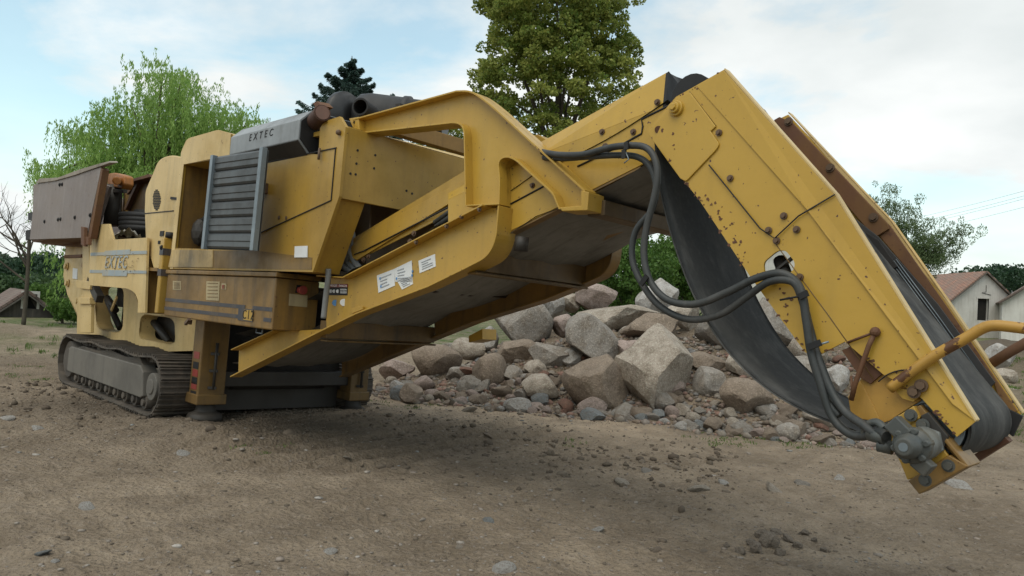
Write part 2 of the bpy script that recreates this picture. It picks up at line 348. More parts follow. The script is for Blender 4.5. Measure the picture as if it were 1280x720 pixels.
def rpx(pts, seg=8):
    """round the corners of a pixel outline: (x, y[, r])"""
    out = []; n = len(pts)
    for i, p in enumerate(pts):
        r = p[2] if len(p) > 2 else 0
        if r <= 0: out.append((p[0], p[1])); continue
        c = Vector(p[:2]); a = Vector(pts[i-1][:2]); b = Vector(pts[(i+1) % n][:2])
        da = (a-c); db = (b-c); ra = min(r, da.length*.49); rb = min(r, db.length*.49)
        s = c+da.normalized()*ra; e = c+db.normalized()*rb
        for k in range(seg+1):
            t = k/seg; q = s*(1-t)**2+c*2*t*(1-t)+e*t*t; out.append((q.x, q.y))
    return out
def cat(pts, sub=6):
    P = [Vector(p) for p in pts]; out = []
    for i in range(len(P)-1):
        a = P[max(i-1, 0)]; b = P[i]; c = P[i+1]; d = P[min(i+2, len(P)-1)]
        for k in range(sub):
            t = k/sub; out.append(.5*((2*b)+(c-a)*t+(2*a-5*b+4*c-d)*t*t+(3*b-a-3*c+d)*t*t*t))
    out.append(P[-1]); return out
def fastmesh(name, V, F, m, tone=None, parent=None, smooth=False):
    """V (n,3); F (k,q) index array with q corners per face"""
    me = bpy.data.meshes.new(name); V = np.asarray(V, np.float32); F = np.asarray(F, np.int32); k, q = F.shape
    me.vertices.add(len(V)); me.vertices.foreach_set('co', V.ravel())
    me.loops.add(k*q); me.loops.foreach_set('vertex_index', F.ravel())
    me.polygons.add(k); me.polygons.foreach_set('loop_start', np.arange(0, k*q, q, dtype=np.int32))
    if smooth: me.polygons.foreach_set('use_smooth', np.ones(k, bool))
    me.update(calc_edges=True)
    if tone is not None:
        a = me.attributes.new('tone', 'FLOAT', 'FACE'); a.data.foreach_set('value', np.asarray(tone, np.float32))
    me.materials.append(m); o = bpy.data.objects.new(name, me); COL.objects.link(o)
    if parent: o.parent = parent
    return o
def text_mesh(txt, size, shear=0.0, extrude=.0015):
    cu_ = bpy.data.curves.new('lettering', 'FONT'); cu_.body = txt; cu_.size = size; cu_.shear = shear; cu_.extrude = extrude; cu_.align_x = 'CENTER'; cu_.align_y = 'CENTER'; cu_.space_character = 1.15
    o = bpy.data.objects.new('lettering', cu_); COL.objects.link(o); bpy.context.view_layer.update()
    me = bpy.data.meshes.new_from_object(o.evaluated_get(bpy.context.evaluated_depsgraph_get()))
    bpy.data.objects.remove(o); return me
# ------------------------------------------------------------------ ground: one sheet, fine near the camera
def build_ground():
    ang = np.r_[np.linspace(-180, -46, 60, endpoint=False), np.linspace(-46, 46, 640, endpoint=False), np.linspace(46, 180, 60, endpoint=False)]
    rad = np.r_[np.geomspace(.5, 3, 20, endpoint=False), np.geomspace(3, 22, 330, endpoint=False), np.geomspace(22, 1500, 90)]
    A, Rr = np.meshgrid(np.radians(ang), rad, indexing='ij'); x = Rr*np.sin(A); y = Rr*np.cos(A); z = terr(x, y)
    n, m = x.shape; V = np.c_[x.ravel(), y.ravel(), z.ravel()]
    i = np.arange(n)[:, None]; j = np.arange(m-1)[None, :]; i2 = (i+1) % n
    F = np.stack([i*m+j, i*m+j+1, i2*m+j+1, i2*m+j], -1).reshape(-1, 4)[:, ::-1]
    V = np.r_[V, [[0, 0, float(T(0, 0))]]]; 
    o = fastmesh('ground', V, F, ground_mat(), None, None, True)
    me = o.data; xv, yv = V[:, 0], V[:, 1]; s, t = pile_st(xv, yv)
    sand = 1.5*np.exp(-((t+1.0)/.75)**2)*sst(-.8, .8, s)*(1-sst(3.6, 5.5, s))*(.5+.8*vnoise(xv*2.2, yv*2.2, 83))
    mud = np.exp(-((t+3.1)/1.3)**2)*sst(-4.5, -1.5, s)*(1-sst(2.5, 5.5, s))*.8*(.4+.9*vnoise(xv*.9, yv*.9, 77))+.7*sst(.2, 1.2, t)*(1-sst(6, 9, t))*sst(-1, 1, s)*(1-sst(9, 12, s))*vnoise(xv*1.7, yv*1.7, 78)
    mud = np.maximum(mud, np.exp(-(((xv-14.2)/4.8)**4+((yv-19)/3.0)**2))*.9)
    grass = np.maximum(sst(23, 28, yv)*.95, sst(18.5, 22, yv)*(1-sst(-9, -6.5, xv))*.9)+.55*sst(14, 18, yv)*(1-sst(-9, -6, xv))*vnoise(xv*.7, yv*.7, 79)+.25*sst(3, 8, xv)*sst(8, 10, yv)*vnoise(xv*1.1, yv*1.1, 80); grass = grass*(1-np.exp(-(((xv-14.2)/5)**4+((yv-19)/3.3)**2)))
    for nm, v in (('sand', sand), ('mud', mud), ('grass', grass)):
        a = me.attributes.new(nm, 'FLOAT', 'POINT'); a.data.foreach_set('value', np.clip(v, 0, 1).astype(np.float32))
    tag(o, None, None, None, 'structure'); return o
build_ground()
# ================================================================== THE CRUSHER (built in its own frame, then tilted with the ground)
crusher = empty('mobile_rock_crusher', (0, 0, 0))
crusher.matrix_world = M2W @ Matrix.Translation(BASE)
tag(crusher, 'big yellow tracked rock crusher with its loading conveyor folded down at the front', 'rock crusher')
def P(b, name, m, parent=None, bevel=0, label=None): return b.done(name, m, parent or crusher, bevel, BASE, label=label)
def yp(pts, Y): return [mY(p[0], p[1], Y) for p in pts]
def xp(pts, X): return [mX(p[0], p[1], X) for p in pts]
def hexbolt(b, c, ax, r=.022, l=.02):
    c = Vector(c); ax = Vector(ax).normalized(); b.cyl(c, c+ax*l*.35, r*1.5, 14); b.cyl(c+ax*l*.35, c+ax*l, r, 6); return b
def bolts(name, m, parent, pts, Y, r, l):
    for p in pts: P(hexbolt(B(), mY(p[0], p[1], Y), NY, r, l), name, m, parent)
def sticker(name, pts, vec, m, parent, label=None): return P(B().slab(pts, vec), name, m, parent, label=label)
def letters(name, txt, size, o, ax, up, m, parent, shear=0, sx=1.0):
    me = text_mesh(txt, size, shear); ax = Vector(ax).normalized(); up = Vector(up); up = (up-ax*up.dot(ax)).normalized(); nn = ax.cross(up)
    me.transform(Matrix.Translation(Vector(o)-BASE) @ Matrix((ax, up, nn)).transposed().to_4x4() @ Matrix.Diagonal((sx, 1, 1, 1)))
    me.materials.clear(); me.materials.append(m); ob = bpy.data.objects.new(name, me); COL.objects.link(ob); ob.parent = parent; return ob
NY = Vector((0, -1, 0)); PX = Vector((1, 0, 0)); UZ = Vector((0, 0, 1))

# ---- crawler tracks
TX0, TX1, TR, TZ = -12.83, -9.33, .36, .37
def track_path(n=400):
    """points and tangents along the shoe chain, at equal spacing"""
    pts = []
    for x in np.linspace(TX1, TX0, 120): 
        u = (x-TX0)/(TX1-TX0); pts.append((x, TZ+TR-.035*abs(math.sin(u*math.pi*3.0))**1.4))
    for a in np.linspace(90, 270, 60)[1:-1]: pts.append((TX0+TR*math.cos(R(a)), TZ+TR*math.sin(R(a))))
    for x in np.linspace(TX0, TX1, 120): pts.append((x, TZ-TR))
    for a in np.linspace(-90, 90, 60)[1:-1]: pts.append((TX1+TR*math.cos(R(a)), TZ+TR*math.sin(R(a))))
    pts.append(pts[0]); p = np.array(pts); d = np.r_[0, np.cumsum(np.hypot(*np.diff(p, axis=0).T))]
    m = 60; q = np.linspace(0, d[-1], m, endpoint=False); return np.c_[np.interp(q, d, p[:, 0]), np.interp(q, d, p[:, 1])], d[-1]/m
def make_track(y0, y1, out):
    b = B(); pts, pit = track_path(); n = len(pts)
    for i in range(n):
        a = Vector((pts[i][0], 0, pts[i][1])); c = Vector((pts[(i+1) % n][0], 0, pts[(i+1) % n][1]))
        tg = (c-a).normalized(); up = Vector((tg.z, 0, -tg.x))
        if up.dot((a+c)/2-Vector(((TX0+TX1)/2 if TX0 < a.x < TX1 else (TX0 if a.x <= TX0 else TX1), 0, TZ))) < 0: up = -up
        if TX0 < a.x < TX1: up = Vector((0, 0, 1 if a.z > TZ else -1))-tg*0; up = (up-tg*up.dot(tg)).normalized()
        mid = (a+c)/2; rot = Matrix((tg, Vector((0, 1, 0)), tg.cross(Vector((0, 1, 0))))).transposed()
        ym = (y0+y1)/2+random.uniform(-.004, .004)
        b.box(mid+Vector((0, ym, 0))-up*.012, (pit*.97, y1-y0, .022), rot)
        for k in (-.42, .02, .42):                                   # grouser bars
            b.box(mid+tg*pit*k+Vector((0, ym, 0))+up*.012, (.016 if k else .010, (y1-y0)-.01, .030 if k < 0 else .018), rot)
        for s in (-1, 1): b.box(mid+Vector((0, ym+s*.11, 0))-up*.055, (pit*.8, .05, .065), rot)   # chain links
    tr = P(b, 'track', TRACK)
    yo = y0 if out < 0 else y1; s = -out
    g = B(); ya, yb = yo+s*.015, yo+s*.20
    prof = [(-12.72, .20), (-12.72, .545), (-12.64, .575), (-9.72, .575), (-9.62, .50), (-9.55, .215), (-9.62, .19)]
    g.slab([Vector((x, ya, z)) for x, z in prof], (0, yb-ya, 0)); P(g, 'track_frame', GUARD, tr, .012)
    d = B(); d.slab([Vector((x, ya+s*.05, z)) for x, z in [(-12.5, .57), (-12.2, .62), (-11.6, .60), (-11, .655), (-10.4, .62), (-9.9, .66), (-9.75, .57)]], (0, s*.3, 0)); P(d, 'caked_mud', TRACK, tr)
    w = B(); w.cyl((TX1+.02, yo+s*.02, TZ-.01), (TX1+.02, yo+s*.20, TZ-.01), .165, 28); w.cyl((TX1+.02, yo+s*.2, TZ), (TX1+.02, yo+s*.42, TZ), TR-.07, 32)
    w.cyl((TX1+.02, yo+s*.005, TZ-.01), (TX1+.02, yo+s*.03, TZ-.01), .09, 24); P(w, 'idler_wheel', GUARD, tr, .01)
    k = B(); k.cyl((TX0, yo+s*.06, TZ), (TX0, yo+s*.40, TZ), TR-.09, 28); k.cyl((TX0, yo+s*.03, TZ), (TX0, yo+s*.1, TZ), .17, 24)
    for i in range(17):
        t = 2*math.pi*i/17; k.box((TX0+(TR-.07)*math.cos(t), yo+s*.25, TZ+(TR-.07)*math.sin(t)), (.05, .06, .05))
    P(k, 'drive_sprocket', TRACK, tr)
    for i in range(9):
        x = -12.35+i*.345; q = B(); q.cyl((x, yo+s*.06, .135), (x, yo+s*.42, .135), .085, 18); q.cyl((x, yo+s*.03, .135), (x, yo+s*.07, .135), .045, 14); P(q, 'track_roller', TRACK, tr, .006)
    for x in (-11.7, -10.5):
        q = B(); q.cyl((x, yo+s*.12, .60), (x, yo+s*.4, .60), .06, 16); P(q, 'carrier_roller', TRACK, tr)
    return tr
make_track(3.38, 3.93, -1)
make_track(5.80, 6.35, 1)

# ---- chassis between the tracks
b = B(); b.span((-12.9, 4.15, .42), (-9.0, 5.6, 1.25)); b.span((-12.3, 3.93, .35), (-11.7, 5.8, .62)); b.span((-10.4, 3.93, .35), (-9.8, 5.8, .62)); b.span((-13.4, 4.2, 1.2), (-8.9, 5.6, 1.72))
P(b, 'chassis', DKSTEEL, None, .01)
b = B()
SF = 3.86
b.slab(yp(rpx([(97, 332), (122, 332), (122, 352), (163, 352), (172, 378), (212, 386), (262, 400), (258, 438), (196, 440), (133, 428), (96, 424)]), SF), (0, .03, 0),
       [yp(rpx([(117, 357, 8), (155, 357, 12), (153, 417, 12), (121, 411, 9)], 5), SF), yp(rpx([(176, 392, 10), (218, 398, 10), (219, 431, 8), (173, 423, 8)], 5), SF)])
for h in ([(117, 357, 8), (155, 357, 12), (153, 417, 12), (121, 411, 9)], [(176, 392, 10), (218, 398, 10), (219, 431, 8), (173, 423, 8)]):
    b.strip(yp(rpx(h, 6), SF), (0, .22, 0), .015, True)
P(b, 'side_frame', CREAM, None, .004)
for a, c in (((120, 345), (150, 410)), ((134, 372), (145, 388)), ((128, 350), (133, 400)), ((186, 395), (212, 428))):
    P(B().tube([mY(*a, 4.05), mY(*c, 4.05)], .05, 10), 'drive_pipe', DKSTEEL)
P(B().bar(mY(146, 371, 3.8), mY(139, 388, 3.8), .02, .05), 'bracket_bar', CREAM); P(B().bar(mY(118, 374, 3.8), mY(113, 386, 3.8), .02, .04), 'bracket_bar', CREAM)

# ---- feed end: support leg, curved chassis plate, hopper
b = B()
b.slab(yp(rpx([(103, 300), (111, 300), (112, 356), (114, 372), (113, 416), (100, 416), (101, 370), (103, 368)]), 3.55), (0, .05, 0)); b.slab(yp([(112, 300), (116, 301), (117, 352), (112, 352)], 3.55), (0, .05, 0)); b.slab(yp([(94, 350), (113, 352), (112, 362), (96, 360)], 3.52), (0, .09, 0)); b.slab(yp([(97, 372), (112, 372), (112, 380), (99, 380)], 3.52), (0, .09, 0))
P(b, 'hopper_leg', CREAM, None, .006)
b = B()
b.slab(yp(rpx([(82, 306, 4), (104, 304), (106, 416), (100, 402), (86, 372, 10), (79, 345, 10)]), 4.0), (0, .04, 0), [yp(rpx([(96, 338, 6), (102, 336, 4), (103, 366, 4), (97, 362, 6)]), 4.0)])
b.strip(yp([(82, 306), (79, 345), (84, 368), (100, 402), (106, 418)], 4.0), (0, .5, 0), .03)
P(b, 'rear_frame_plate', CREAM, None, .004)
bolts('frame_pin', CREAM, None, ((85, 354), (98, 376), (84, 333)), 3.99, .05, .05)
sticker('rear_sticker', yp([(91, 335), (97, 336), (96, 349), (90.5, 348)], 3.985), (0, .01, 0), WHITE, crusher)
b = B(); b.slab(yp([(46, 298), (112, 296), (112, 309), (100, 308), (52, 305)], 3.7), (0, 2.0, 0)); b.bar(mY(82, 321, 3.6), mY(104, 320, 3.6), .06, .05); P(b, 'hopper_cradle', RUST2, None, .006)
# hopper: brown flared box of steel plates
HY0, HY1 = 3.25, 6.55
ho = [(41.5, 231), (126, 209), (125.5, 214), (108, 297), (37, 299.5), (41, 262)]
hop = P(B().slab(yp(ho, HY0), (0, .03, 0)), 'hopper_wall', RUSTY, None, .004, 'scratched brown steel side of the feed hopper')
pa = yp(ho, HY0)
P(B().slab([p+Vector((0, HY1-HY0, 0)) for p in pa], (0, .03, 0)), 'hopper_wall', RUSTY, None, .004)
b = B(); q = [pa[0]+Vector((.05, .03, 0)), pa[4]+Vector((.05, .6, 0)), pa[4]+Vector((.05, HY1-HY0-.6, 0)), pa[0]+Vector((.05, HY1-HY0, 0))]; b.slab(q, (.03, 0, 0)); P(b, 'hopper_wall', RUSTY, None, .004)
b = B(); q = [pa[4]+Vector((.1, .03, 0)), pa[3]+Vector((-.1, .03, .12)), pa[3]+Vector((-.1, HY1-HY0, .12)), pa[4]+Vector((.1, HY1-HY0, 0))]; b.slab(q, (0, 0, -.04)); P(b, 'hopper_floor', RUST2)
b = B()   # loose bent capping boards along the rim
for (x0, y0, x1, y1, dy) in ((43, 229, 46, 224.5, 0), ): pass
cap = [(44, 229.2), (68, 226), (93, 219), (104, 215), (126, 207.5), (138, 203.2), (136.5, 201.4), (125, 204.2), (100, 211.5), (72, 222), (49, 223.2)]
b.slab(yp(cap, HY0-.02), (0, .10, .02)); P(b, 'hopper_capping', WOOD, hop, .004)
bolts('wall_bolt', BLKPAINT, hop, ((75, 231), (78, 230.6), (73, 274.5), (76, 274), (94, 272), (113, 269), (56, 277)), HY0, .022, .02)
b = B(); b.slab(yp([(35, 266), (40.5, 265), (40.5, 275), (35, 275)], 3.4), (0, .1, 0)); b.slab(yp([(32, 288), (37.5, 287), (37, 299), (32, 300)], 3.4), (0, .1, 0)); P(b, 'hopper_hinge', BLKPAINT, hop)
b = B(); b.slab(yp([(126.5, 209), (128.2, 212), (113, 298), (109.5, 297)], HY0), (0, .09, 0)); P(b, 'hopper_edge_stiffener', RUST2, hop, .004)
b = B(); b.slab(yp([(101, 283), (105, 284), (105, 308), (101, 306)], 3.2), (0, .05, 0)); b.slab(yp([(105, 296), (110, 296), (110, 306), (105, 306)], 3.22), (0, .05, 0)); P(b, 'hopper_latch', RUST2, hop, .006)
# plates and ram between hopper and crusher box
b = B(); b.slab(yp([(128, 229), (137, 233), (122, 282), (113, 283)], 3.55), (0, .04, 0)); b.slab(yp([(127, 231), (129, 229), (116, 280), (113.5, 281)], 3.50), (0, .05, 0)); P(b, 'feed_chute_plate', RUSTY, None, .003)
b = B(); b.slab(yp([(136, 228), (149, 229), (149, 283), (128, 283)], 4.0), (0, .05, 0)); P(b, 'feed_guard', DARKY)
b = B(); b.tube([mY(143, 232, 3.72), mY(139, 282, 3.72)], .11, 14); b.tube([mY(150, 240, 3.8), mY(148, 282, 3.8)], .035, 10); b.bar(mY(127, 238, 3.7), mY(157, 239, 3.7), .05, .05); P(b, 'hydraulic_ram', DKSTEEL)
b = B(); b.slab(yp(rpx([(134, 217, 3), (143, 215.5, 3), (155, 219, 3), (155, 230, 2), (152, 236), (134, 232)]), 3.68), (0, .14, 0)); b.tube([mY(146, 226, 3.66), mY(146, 226, 3.5)], .06, 12); P(b, 'ram_head', ORANGE, None, .02)
b = B(); b.slab(yp([(155, 227), (190, 218), (190, 285), (152, 283)], 4.1), (0, .05, 0)); P(b, 'crusher_box', GRIMY, None, .004)
b = B(); b.slab(yp([(156, 226.5), (186, 217.5), (188, 221), (157, 229)], 3.95), (0, .2, 0)); b.slab(yp([(172, 223), (175, 222), (157, 262), (154, 262)], 4.03), (0, .06, 0)); b.slab(yp([(158, 237), (168, 228), (165, 236), (158, 243)], 4.05), (0, .04, 0)); P(b, 'box_rib', RUST2)
for k in range(4):
    y = 270+k*5.2; a = mY(153, y, 3.75); c = mY(179, y-.6, 3.75); m = (a+c)/2; rr = (c-a).length/2
    b = B(); b.tube([m+Vector((rr*math.cos(t), rr*math.sin(t)+.3, 0)) for t in np.linspace(0, 2*math.pi, 29)], .042, 10, caps=False); P(b, 'spring_coil', BLKPAINT)
b = B(); a = mY(166, 270, 3.75)+Vector((0, .3, .1)); b.cyl(a, a-UZ*.7, .28, 24); P(b, 'spring_core', BLKPAINT)
# crumpled plastic sheet lying in the notch
nx, ny_ = 26, 10; V = []; F = []
for i in range(nx):
    for j in range(ny_):
        px = 139+i*(184-139)/(nx-1); u = i/(nx-1); yy = 299-13*math.sin(min(1, u*1.15)*math.pi)**.6*(1-.25*u)
        p = mY(px, yy+j*1.2, 3.45+j*.06)-BASE; p += Vector((0, 0, .13*float(fbm(np.array([i*.55]), np.array([j*.9]), 5, 3)[0]))); V.append(p[:])
F = [(i*ny_+j, (i+1)*ny_+j, (i+1)*ny_+j+1, i*ny_+j+1) for i in range(nx-1) for j in range(ny_-1)]
fastmesh('plastic_sheet', V, F, TARP, None, crusher)

# ---- side panel with faded stripes and lettering
SP = 3.36
PB = B().slab(yp(rpx([(113, 281), (136, 279.8), (141.5, 299.5), (183.9, 297), (181, 391), (172, 391), (172.5, 376), (168.5, 365, 6), (158, 360.5), (111, 356.5)]), SP), (0, .03, 0))

E1 = SP-.006
b = PB.marks(RUST2)   # chipped rust marks
for k in range(34):
    px = random.gauss(155, 10); py = random.gauss(333, 6); ang = random.uniform(-.9, .9)
    if not 116 < px < 181: continue
    l = random.uniform(.4, 1.5); w = random.uniform(.15, .32); q = [(px-l*math.cos(ang), py-l*math.sin(ang)), (px, py-w), (px+l*math.cos(ang), py+l*math.sin(ang)), (px, py+w)]
    b.slab(yp(q, E1-.008), (0, .006, 0))
panel = P(b, 'side_panel', CREAM, None, .002)
b = B(); b.slab(yp([(172, 391), (181, 391), (184, 298), (183, 297)], SP+.03), (0, .25, 0)); P(b, 'panel_edge', GRIMY, panel)
E1 = SP-.006
for pts in ([(113, 315.9), (183.2, 313.2), (183, 317.4), (113, 319.7)], [(112, 337.3), (182.6, 338.2), (182.5, 341.9), (112, 341)]):
    sticker('stripe', yp(pts, E1), (0, .008, 0), BLUEST, panel)
for pts in ([(131, 313.5), (162.5, 311.8), (162, 318), (129.5, 319.5)], [(128, 337), (159, 338.2), (158, 345.2), (127.6, 344.6)]):
    sticker('logo_band', yp(pts, E1-.004), (0, .008, 0), BLUEST, panel)
a = mY(129.5, 328.5, E1); c = mY(161, 328.2, E1)
letters('logo_lettering', 'EXTEC', .235, (a+c)/2+Vector((0, -.004, 0)), c-a, UZ, BLUEST, panel, .18, 1.15)
b = B(); b.slab(yp([(113, 290), (101, 333), (106, 340), (113, 342)], 3.6), (0, .3, 0)); P(b, 'panel_bracket', GRIMY)
b = B(); b.bar(mY(113, 350, 3.6), mY(125, 374, 3.6), .10, .12); P(b, 'bracing_strut', DKSTEEL)
# recess between panel and post
b = B(); b.slab(yp([(183, 296), (200, 300), (197, 392), (181, 391)], 3.62), (0, .03, 0)); P(b, 'recess_plate', GRIMY)
sticker('blank_label', yp([(189, 345), (194.6, 345), (193.5, 368), (188, 368)], 3.612), (0, .006, 0), WHITE, crusher)
b = B(); b.slab(yp([(181, 334), (197, 335), (197, 339), (181, 338)], 3.40), (0, .25, 0)); P(b, 'recess_shelf', GRIMY)
b = B(); b.tube(cat([mY(182, 325, 3.5), mY(188, 324, 3.5), mY(195, 328, 3.5)]), .012, 8); P(b, 'red_cable', REDLBL)
b = B(); b.tube(cat([mY(183, 318, 3.55), mY(187, 312, 3.55), mY(194, 320, 3.55), mY(196, 332, 3.55)]), .035, 8); P(b, 'pipe_stub', DKSTEEL)
# post
pf = mY(201, 345, 3.33); xq = pf.x; yq = mX(212, 345, xq).y
zb, zt = mY(200, 392, 3.33).z, mY(201, 297, 3.33).z; xr = mY(197, 345, 3.33).x
post = P(B().span((xr, 3.33, zb), (xq, yq, zt)), 'corner_post', YEL, None, .012)
for py in (314.5, 340.5):
    z = mY(201, py, 3.33).z; b = B(); b.span((xr-.004, 3.325, z-.04), (xq+.005, yq+.004, z+.04)); P(b, 'stripe', NAVY, post)
b = B(); b.cyl((xq-.03, 3.4, zt), (xq-.03, 3.4, zt+.07), .05, 14); P(b, 'post_cap', BLKPAINT, post); P(hexbolt(B(), (xr+.05, 3.327, zt-.12), NY, .02, .02), 'bolt', BLKPAINT, post)

# ---- rear engine cover with a round vent
VY = 3.42
cov = P(B().slab(yp(rpx([(188.5, 222, 5), (198, 199, 8), (212.5, 193.2, 8), (226.5, 196), (227, 207), (219, 311), (214, 336), (192, 336), (182, 303, 6), (180.5, 262), (181.5, 238, 6)]), VY), (0, .9, 0)), 'engine_cover', CREAM, None, .015)
b = B()
for i in range(9):
    for j in range(13):
        u = (i-4)/4.6+(.11 if j % 2 else 0); v = (j-6)/6.6
        if u*u+v*v < 1:
            c = mY(196+u*5.0, 250+v*13.5, VY); b.cyl(c+NY*.004, c-NY*.01, .0105, 6)
P(b, 'vent_grille', BLKPAINT, cov)
b = B(); b.bar(mY(181, 267, VY)+NY*.003, mY(217.5, 263.5, VY)+NY*.003, .006, .012); b.bar(mY(214, 247.5, VY)+NY*.005, mY(222, 248.5, VY)+NY*.005, .012, .03); P(b, 'cover_seam', BLKPAINT, cov)
b = B(); b.span(mY(201, 289, VY)+NY*.01, mY(205, 295, VY)+Vector((0, .01, 0))); b.span(mY(198.5, 301, VY)+NY*.01, mY(200.5, 305, VY)+Vector((0, .01, 0))); P(b, 'cover_latch', BLKPAINT, cov)

# ---- toolbox under the engine cabinet ("C12")
bx0, bx1, bz0, bz1, by0, by1 = -9.08, -6.45, 1.225, 1.765, 3.38, 3.84
box = P(B().span((bx0, by0, bz0), (bx1, by1, bz1-.05)), 'toolbox', GRIMY, None, .012, 'brown stained toolbox under the engine cabinet')
P(B().span((bx0-.02, by0-.02, bz1-.045), (bx1+.03, by1, bz1)), 'lid', GRIMY, box, .008)
for z0 in (1.315, 1.415): 
    for xa, xb in ((bx0+.01, -7.02), (-6.86 if z0 > 1.4 else -6.62+.0, bx1-.02)): 
        if xb > xa: P(B().span((xa, by0-.004, z0-.019), (xb, by0+.002, z0+.019)), 'stripe', NAVY, box)
bd = [(298, 385), (316.5, 386.8), (315.5, 402.4), (297, 400)]
bd1 = [(298, 385), (304, 385.6), (303, 400.8), (297, 400)]; bd2 = [(304, 385.6), (316.5, 386.8), (315.5, 402.4), (303, 400.8)]
sticker('badge', yp(bd, by0-.006), (0, .008, 0), NAVY, box); sticker('badge', yp([(305, 387), (315.6, 388), (314.8, 401), (304.2, 399.8)], by0-.010), (0, .008, 0), YEL, box)
c = (mY(304.6, 393.5, by0-.011)+mY(315.2, 394.5, by0-.011))/2; letters('badge_lettering', 'C12', .125, c, PX, UZ, BLKPAINT, box)
for pts, m in (([(216, 351), (226, 351.5), (226, 362.5), (216, 362)], OLDLBL), ([(258, 351.5), (274.5, 352), (273.5, 376), (257.5, 375)], OLDLBL), ([(277, 354), (283, 354.5), (282.5, 362), (276.5, 361.5)], OLDLBL)):
    s = sticker('faded_sticker', yp(pts, by0-.004), (0, .006, 0), m, box)
    (xa, ya), (xb, yb) = pts[0], pts[2]; b = B()
    for k in range(5):
        yy = ya+2+(yb-ya-3)*k/5; b.slab(yp([(xa+1.2, yy), (xb-1.6, yy+.2), (xb-1.6, yy+.9), (xa+1.2, yy+.7)], by0-.008), (0, .006, 0))
    P(b, 'print_lines', GRIMY, s)
sticker('red_patch', yp([(277.5, 356), (280, 356), (280, 361), (277.5, 361)], by0-.008), (0, .006, 0), REDLBL, box)
sticker('notice', xp([(362, 367), (384.5, 369.5), (384, 384), (361, 382)], bx1+.004), (-.006, 0, 0), OLDLBL, box)
sticker('warning_plate', xp([(371, 356), (382, 357.5), (379.5, 367), (369, 366)], bx1+.004), (-.006, 0, 0), BLKPAINT, box)
c = mX(374.5, 362.5, bx1); P(B().cyl(c, c+PX*.05, .032, 18).cyl(c+PX*.05, c+PX*.075, .042, 18), 'emergency_stop', REDLBL, box, .004)
b = B(); a = mZ(301, 413, bz0); b.tube([Vector((-6.98, 3.5, bz0)), Vector((-6.98, 3.5, bz0-.055)), Vector((-6.86, 3.5, bz0-.055)), Vector((-6.86, 3.5, bz0))], .009, 8); P(b, 'pull_handle', GALV, box)
b = B(); b.cyl((-8.35, 3.39, bz0-.01), (-8.35, 3.39, bz0-.06), .03, 10); b.bar((-8.40, 3.37, bz0-.06), (-8.28, 3.36, bz0), .03, .03); P(b, 'toolbox_catch', BOLT, box)

# ---- engine cabinet
CY = 3.38; FX = -5.5
side = rpx([(212, 336), (219, 310), (226.5, 190, 2), (234, 173.6, 5), (272.5, 162.5, 3), (288, 167), (286.5, 196), (398, 193), (400, 160), (405, 152), (424.5, 145.5), (432, 158.5), (424, 245), (391, 340)])
hole = [(229.6, 205.8), (333, 187), (322, 312.5), (218.4, 310.8)]
cab = P(B().slab(yp(side, CY), (0, .03, 0), [yp(hole, CY)]), 'engine_cabinet', YEL_DIRTY, None, .004, 'yellow engine cabinet with an open door hole')
zt = mX(440, 160, FX).z; zl = mX(445, 251.5, FX).z; F1 = mX(455, 252, FX)
b = B(); b.slab([Vector((FX, CY+.03, zt)), Vector((FX, 6.3, zt)), Vector((FX, 6.3, zl)), Vector((FX, CY+.03, zl))], (-.03, 0, 0)); P(b, 'front_panel', YEL_DIRTY, cab, .004)
b = B(); b.slab([Vector((FX, 3.62, zt+.005)), Vector((FX, 6.3, zt+.005)), Vector((FX-.10, 6.3, zt+.085)), Vector((FX-.10, 3.62, zt+.02))], (-.02, 0, -.01)); P(b, 'front_lip', CREAM, cab)  # pale colour stands for the light on the lip's upward face
# front corner leg: same outline as the cabinet's raking lower edge
lg = yp([(424, 245), (391, 340), (372, 340), (410, 236)], CY+.03); b = B(); b.slab(lg, (0, .27, 0)); P(b, 'cabinet_corner', YEL_DIRTY, cab, .006)
b = B(); b.span((-8.9, CY+.03, zt-.02), (FX-.05, 6.3, zt+.02)); b.span((-8.9, 6.27, 1.76), (FX-.05, 6.3, zt)); P(b, 'cabinet_shell', YEL, cab)
b = B(); b.slab(yp([(226.5, 190), (234, 173.6), (272.5, 162.5), (288, 167), (286.5, 190), (227, 205)], CY+.03), (0, .9, 0)); P(b, 'roof_box', CREAM, cab, .02)
b = B(); b.slab(yp(rpx([(229.4, 205.6), (225.2, 204), (226.2, 190, 2), (233.6, 173.2, 5), (272.5, 162.1, 3), (288.3, 166.6), (286.5, 194)]), CY-.006), (0, .006, 0)); b.slab(yp([(229.4, 205.6), (225.2, 204), (212, 336), (216, 336)], CY-.006), (0, .006, 0)); P(b, 'faded_cover', CREAM, cab, .002)
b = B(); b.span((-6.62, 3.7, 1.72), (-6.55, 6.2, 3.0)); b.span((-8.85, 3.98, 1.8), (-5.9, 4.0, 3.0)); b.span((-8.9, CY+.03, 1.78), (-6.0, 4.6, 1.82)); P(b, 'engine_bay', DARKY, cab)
b = B(); b.span((-7.3, 3.62, 1.85), (-7.0, 3.95, 2.5)); b.ball(mY(250, 290, 3.6), .12, 2, (1, .8, 1.4)); b.tube(cat([mY(247, 284, 3.6), mY(258, 270, 3.6), mY(272, 262, 3.6)]), .022, 8)
for k in range(5): b.span((-8.2+k*.2, 3.75, 1.9), (-8.08+k*.2, 3.95, 2.7))
P(b, 'engine_block', DKSTEEL, cab)
b = B(); b.slab(yp([(230.2, 206), (233, 205.6), (222, 310.6), (218.6, 310.6)], CY+.035), (0, .30, 0)); P(b, 'door_jamb', GRIMY, cab)
